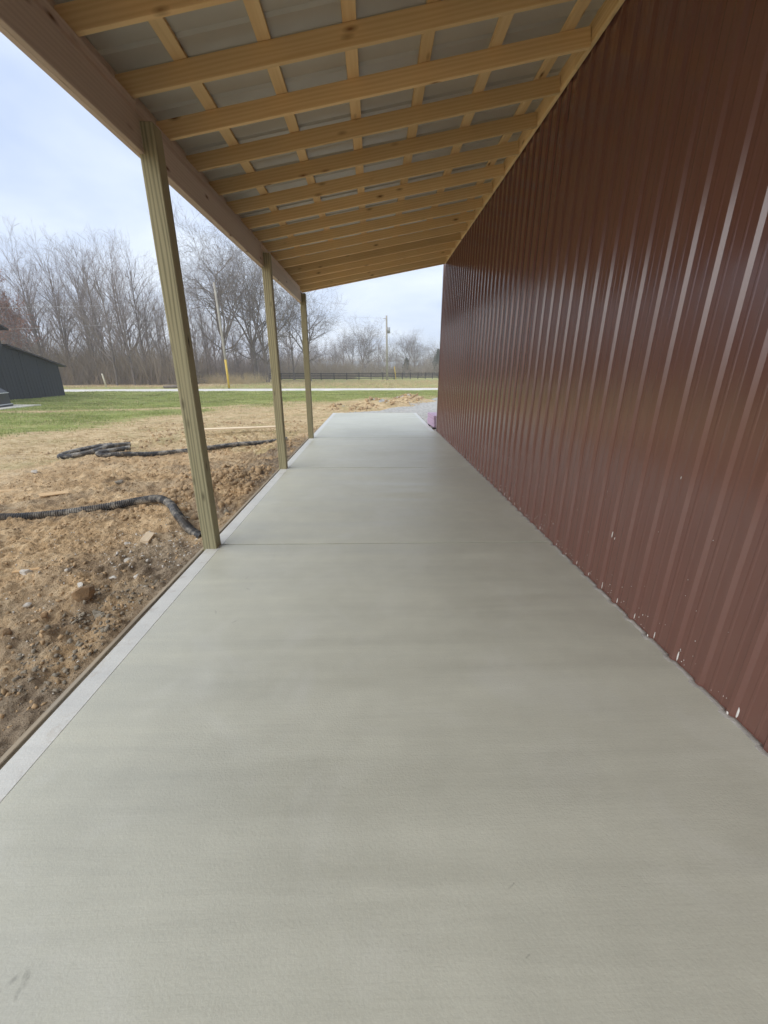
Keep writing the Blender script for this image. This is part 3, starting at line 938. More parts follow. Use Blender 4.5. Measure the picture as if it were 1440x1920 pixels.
for k, (x, y, s, m, lab) in enumerate(STONES):
    o = share('stone', stone_mesh('stone', s, M[m], 100 + k), None, (x, y, gh(x, y) + s * 0.25), (0, 0, k * 1.3))
    tag(o, lab, 'stone', 'stones on the dirt')

# small clods and pebbles: uncountable
def scatter(name, N, region, smin, smax, mat, label, seed, pw=2.5, flat=0.7, dens=None, sub=1):
    r = np.random.default_rng(seed)
    bm = bmesh.new(); bmesh.ops.create_icosphere(bm, subdivisions=sub, radius=1.0)
    bv = np.array([v.co[:] for v in bm.verts]); bf = np.array([[v.index for v in f.verts] for f in bm.faces]); bm.free()
    x = r.uniform(region[0], region[1], N * 3); y = r.uniform(region[2], region[3], N * 3)
    w = dens(x, y) if dens else np.ones_like(x)
    keep = r.random(len(x)) < w
    x, y = x[keep][:N], y[keep][:N]
    N = len(x)
    s = smin + (smax - smin) * r.random(N) ** pw
    z = ground_h(x[None, :], y[None, :])[0] + s * 0.02
    def rot():
        q = r.normal(size=(N, 4)); q /= np.linalg.norm(q, axis=1)[:, None]
        a, b, c, d = q.T
        return np.stack([np.stack([1 - 2 * (c * c + d * d), 2 * (b * c - a * d), 2 * (b * d + a * c)], -1),
                         np.stack([2 * (b * c + a * d), 1 - 2 * (b * b + d * d), 2 * (c * d - a * b)], -1),
                         np.stack([2 * (b * d - a * c), 2 * (c * d + a * b), 1 - 2 * (b * b + c * c)], -1)], 1)
    Rm = rot()
    jit = 1 + 0.95 * (r.random((N, len(bv))) - 0.5)
    loc = bv[None] * jit[..., None] * np.array([1, 0.8, flat])[None, None]
    P = np.einsum('nij,nvj->nvi', Rm, loc) * s[:, None, None] + np.stack([x, y, z], -1)[:, None]
    T = (bf[None] + (np.arange(N) * len(bv))[:, None, None]).reshape(-1, 3)
    o = np_mesh(name, P.reshape(-1, 3), T, mat)
    tag(o, label, kind='stuff')
    return o
def d_dirt(x, y):
    d, g_, b_ = cover(x[None], y[None])
    return d[0] * np.clip(fbm(x * 1.7, y * 1.7, 3) * 2.2 - 0.5, 0.05, 1)
scatter('soil_clods', 9000, (-6.5, -1.93, 1.6, 9.5), 0.004, 0.026, M['dirtclod'], 'loose brown clods of soil covering the dirt beside the slab', 1, 3.0, flat=0.55, dens=d_dirt)
scatter('soil_clods', 2500, (-8, -1.95, 9.5, 16), 0.012, 0.06, M['dirtclod'], 'loose clods of soil on the farther dirt', 2, 3.0, dens=d_dirt)
scatter('soil_clods', 420, (-3.4, -2.0, 5.0, 8.0), 0.03, 0.075, M['dirtclod'], 'bigger clods heaped between the first two posts', 9, 2.0, dens=d_dirt)
scatter('soil_clods', 700, (-3.2, 3.6, 20.0, 27.0), 0.02, 0.11, M['dirtclod'], 'brown soil clods heaped behind the far end of the slab', 14, 2.0, dens=lambda x, y: np.exp(-((y - 22.3 - 1.45 * x) / 1.3) ** 2))
scatter('grey_clods', 420, (-2.5, -1.93, 2.0, 3.35), 0.005, 0.024, M['greystone'], 'grey muddy clods along the slab edge', 3, 2.0)
scatter('pebbles', 900, (-4.2, -1.93, 1.9, 5.6), 0.003, 0.013, M['whitestone'], 'tiny white pebbles scattered over the dirt', 4, 2.5)
scatter('pebbles', 160, (-2.9, -2.0, 3.6, 4.7), 0.006, 0.022, M['whitestone'], 'white rubble around the foot of the nearest post', 6, 2.0)

# gravel pad past the end of the slab
def gravel():
    X = np.arange(-1.9, 13.5, 0.10); Y = np.arange(12.4, 33.5, 0.10)
    A, B = np.meshgrid(X, Y)
    edge = 18.7 + 1.0 * fbm(A * .8, B * 0 + 3, 3) + 0.7 * np.maximum(0, A + 1.2) + 1.6 * np.maximum(0, A - 0.3)
    inside = sstep(0.5, -0.5, B - edge) * sstep(-1.9, -1.2, A + 0.4 * fbm(B, A, 2))
    h = -0.09 + 0.05 * (fbm(A * 1.3, B * 1.3, 3) - .5) + 0.03 * (fbm(A * 8, B * 8, 2) - .5)
    h = h + 0.42 * np.exp(-(((A - 6.2) / 2.6) ** 2 + ((B - 22.2) / 2.0) ** 2))
    Z = ground_h(A, B) * (1 - inside) + h * inside + (inside - 0.5) * 0.07
    Z = np.where((A < SLAB_R + 0.02) & (B < SLAB_END + .02), -0.14, Z)
    n1, n2 = A.shape
    ix = np.arange(n1 * n2).reshape(n1, n2)
    Qd = np.stack([ix[:-1, :-1], ix[:-1, 1:], ix[1:, 1:], ix[1:, :-1]], -1).reshape(-1, 4)
    o = np_mesh('gravel_pad', np.stack([A, B, Z], -1).reshape(-1, 3), Qd, M['gravel'], smooth=True)
    tag(o, 'pale grey gravel spread past the end of the slab', kind='structure')
    global pad_h
    pad_h = lambda x, y: float(np.interp(0, [0], [0])) - 0.07
gravel()
scatter('gravel_stones', 2500, (1.95, 4.8, 13.0, 25.0), 0.01, 0.05, M['gravel'], 'loose grey gravel stones on the pad past the building corner', 12, 2.5)
scatter('gravel_stones', 700, (-1.2, 2.0, 18.35, 19.3), 0.01, 0.05, M['gravel'], 'loose pale gravel along the far end of the slab', 13, 2.5)

# lilac foam boards stacked past the building corner
st = empty('foam_board_stack', (2.25, 14.0, -0.07), 0.05)
tag(st, 'lilac stack of foam boards just past the corner of the brown building', 'foam boards')
fb = box_mesh('foam_board', 0.60, 1.20, 0.052, M['foam'], 0.002)
for k in range(7):
    share('foam_board', fb, st, (0.01 * math.sin(k * 2.1), 0.012 * math.cos(k * 3), 0.10 + 0.0535 * k), (0, 0, 0.012 * math.sin(k)))
for k in (-1, 1):
    share('bearer', box_mesh('bearer', 0.60, 0.09, 0.09, M['black'], 0.003), st, (0, 0.4 * k, 0.028))

# ================================================================== GRASS
def blades(name, N, region, hmin, hmax, wid, mat, label, seed, dens, lean=0.6):
    r = np.random.default_rng(seed)
    x = r.uniform(region[0], region[1], N * 3)
    u = r.random(N * 3)
    y = region[2] * (region[3] / region[2]) ** u          # denser near the viewer
    k = r.random(len(x)) < dens(x, y)
    x, y = x[k][:N], y[k][:N]
    N = len(x)
    z = ground_h(x[None], y[None])[0] - 0.004
    h = r.uniform(hmin, hmax, N) * (0.7 + 0.6 * fbm(x * .7, y * .7, 2)); a = r.uniform(0, 2 * np.pi, N)
    w = wid * (0.6 + 0.05 * y) * r.uniform(0.6, 1.3, N)
    l = r.uniform(0.1, lean, N) * h; b = r.uniform(0, 2 * np.pi, N)
    P = np.zeros((N, 3, 3))
    P[:, 0] = np.stack([x - np.cos(a) * w, y - np.sin(a) * w, z], -1)
    P[:, 1] = np.stack([x + np.cos(a) * w, y + np.sin(a) * w, z], -1)
    P[:, 2] = np.stack([x + np.cos(b) * l, y + np.sin(b) * l, z + h], -1)
    o = np_mesh(name, P.reshape(-1, 3), np.arange(N * 3).reshape(-1, 3), mat)
    tag(o, label, kind='stuff')
def d_green(x, y):
    d, g_, b_ = cover(x[None], y[None]); return g_[0] * np.clip(fbm(x * .5, y * 1.1, 3) * 2.4 - 0.6, 0.08, 1)
def d_straw(x, y):
    d, g_, b_ = cover(x[None], y[None]); return (1 - d[0]) * (1 - 0.75 * g_[0]) * np.clip(fbm(x * .8, y * 1.3, 3) * 2.2 - 0.5, 0.05, 1)
blades('lawn_grass', 130000, (-44, 9, 11.5, 39.6), 0.03, 0.085, 0.008, M['grass'], 'short green lawn grass between the dirt and the road', 21, d_green)
blades('dry_grass', 110000, (-30, 6, 6.0, 39), 0.02, 0.07, 0.006, M['strawblade'], 'dry straw coloured grass between the dirt and the lawn', 22, d_straw, 1.6)
blades('verge_grass', 30000, (-34, 24, 45, 78), 0.08, 0.22, 0.008, M['strawblade'], 'dry grass on the far verge behind the road', 23, lambda x, y: np.clip(fbm(x * .3, y * .3, 3) * 2 - .4, .05, 1))

# ================================================================== BLACK BARN
barn = empty('black_barn', (-23.4, 27, 0))
tag(barn, 'black boarded barn with a lower shed at the left edge', 'barn')
def barn_build():
    gx = -23.4
    zg = -0.25
    def wall_poly(name, yz, x0, x1, mat):
        V = [(x0, y, z) for y, z in yz] + [(x1, y, z) for y, z in yz]
        n = len(yz)
        F = [tuple(range(n)), tuple(reversed(range(n, 2 * n)))] + [(i, i + n, (i + 1) % n + n, (i + 1) % n) for i in range(n)]
        o = mesh_obj(name, V, F, mat, barn); o.location = -barn.location
    wall_poly('main_body', [(17.6, zg), (28.0, zg), (28.0, 4.3), (22.3, 6.6), (17.6, 4.3)], gx - 14, gx, M['barn'])
    wall_poly('shed_body', [(28.005, zg), (32.35, zg), (32.35, 2.05), (28.005, 3.19)], gx - 14, gx + 0.01, M['barn'])
    wall_poly('shed_roof', [(28.0, 3.30), (32.75, 2.04), (32.75, 1.96), (28.0, 3.21)], gx - 14.2, gx + 0.35, M['barnroof'])
    wall_poly('main_roof', [(22.3, 6.76), (28.45, 4.21), (28.45, 4.11), (22.3, 6.65)], gx - 14.2, gx + 0.35, M['barnroof'])
    wall_poly('main_roof', [(22.3, 6.76), (22.3, 6.65), (17.15, 4.2), (17.15, 4.3)], gx - 14.2, gx + 0.35, M['barnroof'])
    # vertical boards on the gable end, each its own plank
    r = random.Random(3)
    y = 22.0
    while y < 32.3:
        w = r.uniform(0.24, 0.30)
        ym = y + w / 2
        top = (4.3 + (28.0 - ym) * 0.403 - 0.05) if ym < 28.0 else (3.19 - (ym - 28.0) * 0.262 - 0.05)
        if y < 28.0 < y + w: top = 3.1
        box_o = box('wall_board', (gx + 0.012, y + 0.012, zg + r.uniform(0, 0.05)), (gx + 0.030 + r.uniform(0, 0.012), y + w - 0.006, top), M['barn'], barn, 0)
        box_o.location -= barn.location
        y += w
barn_build()

# dark lidded bin on a pad beside the barn
bn = empty('storage_bin', (-20.0, 21.9, -0.1), 0.25)
tag(bn, 'black lidded bin with pale trim lines at the left edge before the barn', 'bin')
share('bin_body', box_mesh('bin_body', 1.7, 1.1, 0.62, M['black'], 0.01), bn, (0, 0, 0.40))
share('bin_base', box_mesh('bin_base', 1.8, 1.2, 0.14, M['black'], 0.01), bn, (0, 0, 0.07))
share('trim_strip', box_mesh('trim_strip', 1.82, 1.22, 0.035, M['trim'], 0.004), bn, (0, 0, 0.16))
share('trim_strip', box_mesh('trim_strip', 1.76, 1.16, 0.035, M['trim'], 0.004), bn, (0, 0, 0.725))
V = [(-.86, -.56, .745), (.86, -.56, .745), (.86, .56, .745), (-.86, .56, .745), (-.7, -.2, 1.02), (.55, -.2, 1.02), (.55, .45, 1.02), (-.7, .45, 1.02)]
mesh_obj('lid', V, [(0, 1, 5, 4), (1, 2, 6, 5), (2, 3, 7, 6), (3, 0, 4, 7), (4, 5, 6, 7), (3, 2, 1, 0)], M['black'], bn)
o = box('concrete_pad', (-21.5, 21.0, -0.2), (-18.5, 23.6, -0.055), M['grey_pad'], bevel=0.01)
tag(o, kind='structure')

# ================================================================== POLES, WIRES, STAKE, LOGS, FENCE
def tub(name, pts, rad, mat, parent=None, n=8, smooth=True):
    V, F = [], []
    base = Vector(parent.location) if parent is not None else Vector((0, 0, 0))
    tube_into(V, F, [Vector(p) - base for p in pts], rad, n)
    return mesh_obj(name, V, F, mat, parent, smooth)
p1 = empty('utility_pole', (-15.05, 44.3, -0.2))
tag(p1, 'bare grey utility pole with a yellow lower sleeve on the lawn before the woods', 'pole', 'utility poles')
tub('pole_shaft', [(-15.05, 44.3, -0.3), (-15.12, 44.3, 4.5), (-15.30, 44.3, 9.7)], [0.115, 0.115, 0.10], M['pole'], p1)
tub('yellow_sleeve', [(-15.045, 44.28, -0.05), (-15.085, 44.28, 2.75)], [0.105, 0.118], M['yellow'], p1)
tub('insulator', [(-15.16, 44.25, 6.6), (-15.16, 44.10, 6.6)], 0.05, M['steel'], p1)
p2 = empty('utility_pole', (2.68, 81.7, 0))
tag(p2, 'tall utility pole with a transformer standing in front of the far fence', 'pole', 'utility poles')
tub('pole_shaft', [(2.68, 81.7, -0.2), (2.5, 81.7, 11.2)], [0.21, 0.15], M['pole'], p2)
tub('transformer', [(2.92, 81.5, 8.2), (2.92, 81.5, 9.2)], [0.26, 0.26], M['steel'], p2, 10)
tub('cross_arm', [(1.95, 81.7, 10.7), (2.6, 81.65, 10.75)], 0.05, M['pole'], p2, 5)
tub('guy_guard', [(4.35, 81.2, 0.1), (4.0, 81.25, 2.4)], 0.075, M['yellow'], p2)
tub('guy_wire', [(4.0, 81.25, 2.4), (2.6, 81.6, 9.8)], 0.02, M['wire'], p2, 4)
def wire(pts, label):
    P = []
    a, b, sag = Vector(pts[0]), Vector(pts[1]), pts[2]
    for i in range(17):
        t = i / 16
        p = a.lerp(b, t); p.z -= sag * 4 * t * (1 - t); P.append(p)
    o = tub('overhead_wire', P, 0.010, M['wire'], None, 4)
    tag(o, label, 'wire', 'overhead wires')
wire(((-15.16, 44.1, 6.6), (-62, 43.0, 5.2), 0.55), 'thin overhead wire crossing the woods from the yellow sleeved pole')
wire(((-15.22, 44.2, 8.2), (-62, 43.5, 7.6), 0.6), 'faint upper wire crossing the woods above the other one')
wire(((1.95, 81.7, 10.75), (-24.0, 74.0, 13.5), 0.8), 'thin wire running left from the top of the transformer pole')
stk = tub('wooden_stake', [(-30.0, 48.1, -0.3), (-30.12, 48.0, 1.35)], [0.085, 0.08], M['stake'], None, 6)
tag(stk, 'pale leaning stake beside the road near the barn', 'stake')
lg = tub('log', [(-22.4, 45.6, 0.02), (-21.2, 45.4, 0.08), (-20.2, 45.3, 0.05)], [0.14, 0.17, 0.12], M['bark'], None, 8)
tag(lg, 'dark log lying at the roadside left of the nearest post', 'log')
lg = tub('log', [(-25.6, 60.0, 0.25), (-24.4, 59.9, 0.3), (-23.4, 59.8, 0.22)], [0.22, 0.24, 0.2], M['bark'], None, 8)
tag(lg, 'brown log at the edge of the woods behind the road', 'log')

def fence(name, pts, label, n_post_gap=2.44, h=1.32, rails=(0.28, 0.58, 0.88, 1.16)):
    root = empty(name, (pts[0][0], pts[0][1], 0))
    tag(root, label, 'fence', 'dark board fences')
    poly = [Vector((x, y, 0)) for x, y in pts]
    L = [0]
    for a, b in zip(poly[:-1], poly[1:]): L.append(L[-1] + (b - a).length)
    def at(s):
        for i in range(len(poly) - 1):
            if s <= L[i + 1] or i == len(poly) - 2:
                return poly[i].lerp(poly[i + 1], (s - L[i]) / (L[i + 1] - L[i]))
    pm = box_mesh('post', 0.15, 0.15, h + 0.3, M['fence'], 0.01)
    rm = box_mesh('rail', n_post_gap, 0.035, 0.14, M['fence'], 0.004)
    s = 0; prev = None
    while s <= L[-1]:
        p = at(s); z = gh(p.x, p.y)
        share('post', pm, root, (p.x - root.location.x, p.y - root.location.y, z + (h - 0.3) / 2))
        if prev is not None:
            q = (prev[0] + p) / 2; d = p - prev[0]; zz = (prev[1] + z) / 2
            for rh in rails:
                share('rail', rm, root, (q.x - root.location.x, q.y - root.location.y - 0.09, zz + rh), (0, -math.atan2(z - prev[1], d.length), math.atan2(d.y, d.x)))
        prev = (p.copy(), z)
        s += n_post_gap
fence('board_fence', [(-19.5, 79), (-6, 81.3), (4, 84.5), (14, 94), (22, 106)], 'dark four rail board fence beyond the road, the nearer of two')
fence('board_fence', [(-26, 112), (0, 116), (30, 122)], 'dark board fence line behind the nearer fence', rails=(0.4, 0.8, 1.16))

# ================================================================== TREES
def grow(seed, H, trunk_r, kind):
    """lists of (points, radii) for trunk and for branches"""
    r = random.Random(seed)
    trunk, branches = [], []
    def path(p, d, length, rad0, rad1, nseg, wander, lift):
        pts, rads = [p.copy()], [rad0]
        d = d.normalized()
        for i in range(nseg):
            d = (d + Vector((r.gauss(0, wander), r.gauss(0, wander), r.gauss(0, wander) + lift))).normalized()
            p = p + d * (length / nseg)
            pts.append(p.copy()); rads.append(rad0 + (rad1 - rad0) * (i + 1) / nseg)
        return pts, rads, d
    def branch(p, d, length, rad, level):
        nseg = (6, 5, 4, 3, 2)[min(level, 4)]
        pts, rads, dd = path(p, d, length, rad, max(rad * 0.35, 0.006), nseg, 0.13 if level < 2 else 0.2, 0.07 if kind == 'forest' else 0.03)
        branches.append((pts, rads, level))
        if level >= 4: return
        nch = {0: 7, 1: 6, 2: 4, 3: 2}[level] if kind == 'forest' else {0: 8, 1: 7, 2: 5, 3: 4}[level]
        if level == 3 and r.random() < 0.25: return
        for k in range(nch):
            t = r.uniform(0.22, 1.0) if k else 1.0
            f = t * (len(pts) - 1); i = min(int(f), len(pts) - 2); fr = f - i
            q = pts[i].lerp(pts[i + 1], fr)
            ax = (pts[i + 1] - pts[i]).normalized()
            perp = ax.cross(Vector((r.gauss(0, 1), r.gauss(0, 1), r.gauss(0, 1)))).normalized()
            ang = r.uniform(0.28, 0.62) if kind == 'forest' else r.uniform(0.45, 1.0)
            nd = ax * math.cos(ang) + perp * math.sin(ang)
            rr = (rads[i] + (rads[i + 1] - rads[i]) * fr) * r.uniform(0.5, 0.72)
            branch(q, nd, length * r.uniform(0.42, 0.66), max(rr, 0.007), level + 1)
    if kind == 'forest':
        pts, rads, _ = path(Vector((0, 0, -0.3)), Vector((r.gauss(0, .03), r.gauss(0, .03), 1)), H * 0.88, trunk_r, trunk_r * 0.16, 9, 0.035, 0.02)
        trunk.append((pts, rads))
        nb = 18
        for k in range(nb):
            t = 0.16 + 0.82 * (k + r.random()) / nb
            f = t * (len(pts) - 1); i = min(int(f), len(pts) - 2)
            q = pts[i].lerp(pts[i + 1], f - i)
            a = r.uniform(0, 2 * math.pi)
            el = r.uniform(0.75, 1.25)
            d = Vector((math.cos(a) * math.cos(el), math.sin(a) * math.cos(el), math.sin(el)))
            branch(q, d, H * r.uniform(0.24, 0.40) * (1.1 - 0.5 * t), trunk_r * (1.0 - 0.75 * t) * 0.62, 1)
    else:
        fork = H * r.uniform(0.30, 0.38)
        pts, rads, _ = path(Vector((0, 0, -0.3)), Vector((r.gauss(0, .03), r.gauss(0, .03), 1)), fork, trunk_r, trunk_r * 0.75, 5, 0.04, 0.02)
        trunk.append((pts, rads))
        nb = 5
        a0 = r.uniform(0, 6)
        for k in range(nb):
            a = a0 + 2 * math.pi * k / nb + r.uniform(-.3, .3)
            el = r.uniform(0.85, 1.25) if k else 1.45
            d = Vector((math.cos(a) * math.cos(el), math.sin(a) * math.cos(el), math.sin(el)))
            branch(pts[-1], d, (H - fork) * r.uniform(0.75, 0.92), trunk_r * r.uniform(0.38, 0.52), 0)
        for k in range(4):
            a = r.uniform(0, 6.28); el = r.uniform(0.1, 0.55)
            q = pts[3].lerp(pts[4], r.random())
            branch(q, Vector((math.cos(a) * math.cos(el), math.sin(a) * math.cos(el), math.sin(el))), H * r.uniform(0.28, 0.4), trunk_r * 0.3, 1)
    return trunk, branches

def tree_meshes(seed, H, tr, kind):
    trunk, br = grow(seed, H, tr, kind)
    V, F = [], []
    for p, rd in trunk: tube_into(V, F, p, rd, 8)
    tm = bpy.data.meshes.new('trunk'); tm.from_pydata([tuple(v) for v in V], [], F); tm.materials.append(M['bark'])
    V, F = [], []
    for p, rd, lv in br: tube_into(V, F, p, rd, 5 if lv < 2 else 3, cap=False)
    cm = bpy.data.meshes.new('crown'); cm.from_pydata([tuple(v) for v in V], [], F); cm.materials.append(M['twig'] if kind == 'forest' else M['bark'])
    return tm, cm
PROTO_F = [tree_meshes(40 + i, 17.5, 0.20, 'forest') for i in range(5)]
PROTO_O = [tree_meshes(70 + i, 16.5, 0.36, 'oak') for i in range(3)]

def tree(proto, x, y, s, rz, label, group, name='bare_tree', sz=None):
    root = empty(name, (x, y, gh(x, y)), rz)
    root.scale = (s, s, sz or s)
    share('trunk', proto[0], root); share('crown', proto[1], root)
    tag(root, label, 'tree', group)
    return root
rt_ = random.Random(19)
# single trees one can point at, right of the nearest post
tree(PROTO_O[0], -21.9, 63, 1.02, 0.6, 'tall bare tree with a spreading top behind the yellow sleeved pole', 'bare trees by the road')
tree(PROTO_O[1], -18.6, 68, 1.0, 2.0, 'bare tree with a thick dark trunk just left of the second post', 'bare trees by the road')
tree(PROTO_O[2], -16.4, 66, 0.92, 4.1, 'bare tree with wide low limbs behind the second post', 'bare trees by the road')
tree(PROTO_O[0], -10.6, 72, 0.74, 3.0, 'smaller round bare tree seen right of the third post', 'bare trees by the road')
# the wood on the left: front row then deeper rows
k = 0
for row, (yy, n, x0, x1, s0) in enumerate(((54, 11, -52, -25.5, 0.92), (59, 10, -56, -27, 1.02), (66, 10, -62, -24, 1.06), (76, 8, -70, -22, 1.1))):
    for i in range(n):
        x = x0 + (x1 - x0) * (i + rt_.uniform(0.1, 0.9)) / n
        y = yy + rt_.uniform(-2.2, 2.2)
        ratio = x / y
        s = s0 * rt_.uniform(0.86, 1.1)
        s *= 0.84
        if ratio < -0.78: s *= 0.82
        if ratio > -0.50: s *= 0.80
        lab = ('slender bare tree in the front row of the woods behind the barn', 'slender bare tree in the second row of the woods',
               'bare tree deep in the woods behind the front rows', 'bare tree at the back of the woods')[row]
        ORD = ('first', 'second', 'third', 'fourth', 'fifth', 'sixth', 'seventh', 'eighth', 'ninth', 'tenth', 'eleventh', 'twelfth', 'thirteenth', 'fourteenth', 'fifteenth')
        if row < 2: lab = 'slender bare tree in the %s row of the woods, %s from the left' % (('front', 'second')[row], ORD[i])
        tree(PROTO_F[k % 5], x, y, s * 0.95, rt_.uniform(0, 6.28), lab, ('front row of the woods', 'second row of the woods', 'deep rows of the woods', 'back row of the woods')[row], sz=s * rt_.uniform(0.95, 1.08))
        k += 1
# thinner trees between the poles
for i in range(12):
    y = rt_.uniform(72, 92); x = y * (-0.42 + 0.021 * (i + rt_.random()))
    s = rt_.uniform(0.55, 0.78)
    tree(PROTO_F[i % 5], x, y, s, rt_.uniform(0, 6.28), 'thin bare tree behind the big trees by the road, %s from the left' % ORD[i], 'thin trees behind the big trees')
# the far tree line beyond the fences
for i in range(26):
    x = -26 + 2.75 * i * 1.02 + rt_.uniform(-1, 1); y = rt_.uniform(128, 165)
    s = rt_.uniform(0.50, 0.70)
    p = PROTO_O[i % 3] if i % 2 else PROTO_F[i % 5]
    tree(p, x, y, s, rt_.uniform(0, 6.28), 'bare tree in the far tree line beyond the fences', 'far tree line')
tree(PROTO_O[1], -3.0, 120, 0.74, 1.0, 'tallest bare tree of the far line, with upright limbs left of the transformer pole', 'far tree line')

# oak that keeps its brown leaves, beside the barn roof
def leafy(x, y, s):
    root = empty('leafy_brown_tree', (x, y, gh(x, y)), 0.4)
    root.scale = (s, s, s)
    share('trunk', PROTO_F[2][0], root); share('crown', PROTO_F[2][1], root)
    r = np.random.default_rng(5)
    N = 9000
    tv = np.array([v.co[:] for v in PROTO_F[2][1].vertices])
    c = tv[r.integers(0, len(tv), N)] + r.normal(0, 0.10, (N, 3))
    a = r.normal(0, 0.08, (N, 3)); b = r.normal(0, 0.08, (N, 3))
    P = np.stack([c, c + a * 1.3, c + a + b, c + b * 1.3], 1)
    np_mesh('foliage', P.reshape(-1, 3), np.arange(4 * N).reshape(-1, 4), M['deadleaf'], root)
    tag(root, 'tree still holding rusty brown leaves above the shed roof of the barn', 'tree')
leafy(-42.0, 51.5, 0.62)

# undergrowth: tangled brush at the foot of the woods
def brush(name, N, fx, fy, hmin, hmax, rad, label, seed, mat):
    r = np.random.default_rng(seed)
    V = []; T = []
    x, y = fx(r, N), fy(r, N)
    z = ground_h(x[None], y[None])[0]
    h = r.uniform(hmin, hmax, N) * (0.55 + 0.9 * fbm(x * .22, y * .22, 3))
    az = r.uniform(0, 2 * np.pi, N); tilt = np.abs(r.normal(0, 0.5, N))
    p = np.stack([x, y, z], -1)
    d = np.stack([np.cos(az) * np.sin(tilt), np.sin(az) * np.sin(tilt), np.cos(tilt)], -1)
    segs = 3
    allV = []; allT = []
    off = 0
    def strand(p, d, L, r0, segs, bend):
        nonlocal off
        n = len(p)
        rings = []
        for s in range(segs + 1):
            rr = r0 * (1 - 0.75 * s / segs)
            ring = []
            for kk in range(3):
                t = 2 * np.pi * kk / 3
                ring.append(p + np.array([np.cos(t), np.sin(t), 0.0])[None] * rr[:, None])
            rings.append(np.stack(ring, 1))
            if s < segs:
                p = p + d * (L / segs)[:, None]
                d = d + r.normal(0, bend, d.shape); d /= np.linalg.norm(d, axis=1)[:, None]
        W = np.stack(rings, 1).reshape(n, -1, 3)
        q = []
        for s in range(segs):
            for kk in range(3):
                k2 = (kk + 1) % 3
                q.append([s * 3 + kk, s * 3 + k2, (s + 1) * 3 + k2, (s + 1) * 3 + kk])
        q = np.array(q)
        allV.append(W.reshape(-1, 3)); allT.append((q[None] + (np.arange(n) * W.shape[1])[:, None, None]).reshape(-1, 4) + off)
        off += n * W.shape[1]
    strand(p, d, h, np.full(N, rad) * r.uniform(.6, 1.4, N), 3, 0.22)
    for _ in range(4):
        t = r.uniform(0.15, 0.8, N)
        q = p + d * (h * t)[:, None] + r.normal(0, 0.08, (N, 3))
        e = d + r.normal(0, 0.75, d.shape); e /= np.linalg.norm(e, axis=1)[:, None]
        strand(q, e, h * r.uniform(.3, .6, N), np.full(N, rad * .6), 2, 0.3)
    o = np_mesh(name, np.concatenate(allV), np.concatenate(allT), mat)
    tag(o, label, kind='stuff')
brush('undergrowth', 5200, lambda r, n: r.uniform(-56, -24.5, n), lambda r, n: r.uniform(52.5, 64, n), 1.8, 6.4, 0.020, 'tangled brown undergrowth along the front of the woods', 31, M['brush'])
brush('undergrowth', 2600, lambda r, n: r.uniform(-40, -4, n), lambda r, n: r.uniform(86, 100, n), 1.5, 5.0, 0.026, 'brown undergrowth behind the big trees by the road', 32, M['brush'])
brush('undergrowth', 3400, lambda r, n: r.uniform(-34, 45, n), lambda r, n: r.uniform(104, 142, n), 1.5, 5.5, 0.045, 'grey brown brush beyond the fences', 33, M['brush'])
brush('undergrowth', 1500, lambda r, n: r.uniform(-75, -18, n), lambda r, n: r.uniform(72, 96, n), 3.0, 6.5, 0.03, 'dense thicket far behind the woods', 34, M['twig'])
brush('distant_woods', 3000, lambda r, n: r.uniform(-80, 110, n), lambda r, n: r.uniform(170, 240, n), 5, 9.5, 0.08, 'hazy distant woods on the horizon', 35, M['twig'])
brush('undergrowth', 1500, lambda r, n: r.uniform(-33, -16, n), lambda r, n: r.uniform(57, 66, n), 0.5, 1.6, 0.016, 'low tan weeds along the edge of the woods behind the road', 36, M['strawblade'])

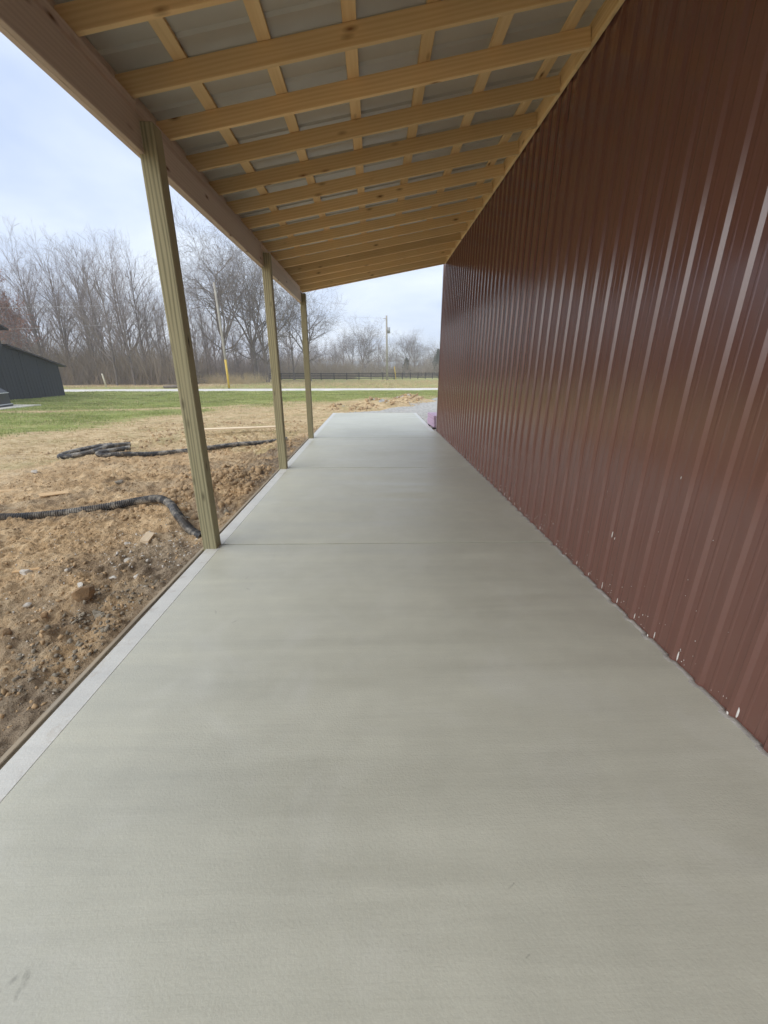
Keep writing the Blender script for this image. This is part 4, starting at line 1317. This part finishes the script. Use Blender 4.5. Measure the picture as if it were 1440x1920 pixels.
# evergreen shrubs
def shrub(x, y, h, w, label, seed):
    r = np.random.default_rng(seed)
    root = empty('evergreen_shrub', (x, y, gh(x, y)))
    tag(root, label, 'shrub', 'dark evergreen shrubs')
    V, F = [], []
    tube_into(V, F, [(0, 0, -.1), (0.03, 0, h * 0.5), (0, 0, h * 0.9)], [0.09, 0.06, 0.02], 6)
    mesh_obj('trunk', V, F, M['bark'], root)
    N = 2600
    t = r.random(N) ** 0.8; a = r.uniform(0, 6.283, N)
    rr = w * (1 - t) ** 0.75 * np.sqrt(r.random(N)) * (0.75 + 0.5 * np.sin(a * 3 + t * 9) * .5)
    c = np.stack([rr * np.cos(a), rr * np.sin(a), 0.15 + t * h], -1)
    u = r.normal(0, 0.11, (N, 3)); v = r.normal(0, 0.11, (N, 3))
    P = np.stack([c, c + u * 1.4, c + u + v, c + v * 1.4], 1)
    np_mesh('foliage', P.reshape(-1, 3), np.arange(4 * N).reshape(-1, 4), M['evergreen'], root)
shrub(9.2, 118, 4.6, 2.0, 'dark evergreen shrub right of the transformer pole beyond the fence', 1)
shrub(18.3, 121, 7.0, 2.6, 'tall dark evergreen at the edge of the brown building wall', 2)

# small far houses
def house(x, y, w, d, h, label):
    root = empty('far_house', (x, y, gh(x, y)))
    tag(root, label, 'house', 'far houses behind the fences')
    share('wall', box_mesh('wall', w, d, h, M['housewall'], 0), root, (0, 0, h / 2))
    V = [(-w / 2 - .3, -d / 2 - .4, h - .05), (w / 2 + .3, -d / 2 - .4, h - .05), (w / 2 + .3, 0, h + d * .27), (-w / 2 - .3, 0, h + d * .27), (-w / 2 - .3, d / 2 + .4, h - .05), (w / 2 + .3, d / 2 + .4, h - .05)]
    mesh_obj('roof', V, [(0, 1, 2, 3), (3, 2, 5, 4), (0, 3, 4), (1, 5, 2), (0, 4, 5, 1)], M['houseroof'], root)
    for k in (-1, 0, 1):
        share('window', box_mesh('window', 1.0, 0.08, 1.1, M['glass_dark'], 0), root, (k * w * .3, -d / 2 - .03, h * .55))
house(4.3, 146, 7.5, 6, 2.6, 'small pale house right behind the transformer pole')
house(-13.0, 160, 15, 7, 2.8, 'long pale house half hidden in far trees, left of the centre')
house(-25.0, 158, 12, 7, 2.8, 'pale house behind far trees near the third post')
house(12.5, 166, 9, 7, 2.8, 'pale house behind far trees right of the transformer pole')

# ================================================================== HAZE: thin damp air round the whole place
def haze():
    me = box_mesh('haze', 810, 1410, 26, M['road'], 0)
    me.materials.clear()
    m = bpy.data.materials.new('damp_air'); m.use_nodes = True
    nt = m.node_tree; nt.nodes.clear()
    out = nt.nodes.new('ShaderNodeOutputMaterial')
    pv = nt.nodes.new('ShaderNodeVolumePrincipled')
    pv.inputs['Color'].default_value = (0.93, 0.95, 1.0, 1)
    pv.inputs['Density'].default_value = 0.0015
    nt.links.new(pv.outputs[0], out.inputs['Volume'])
    me.materials.append(m)
    o = share('haze', me, None, (0, 300, 11.0))
    tag(o, kind='stuff')
haze()
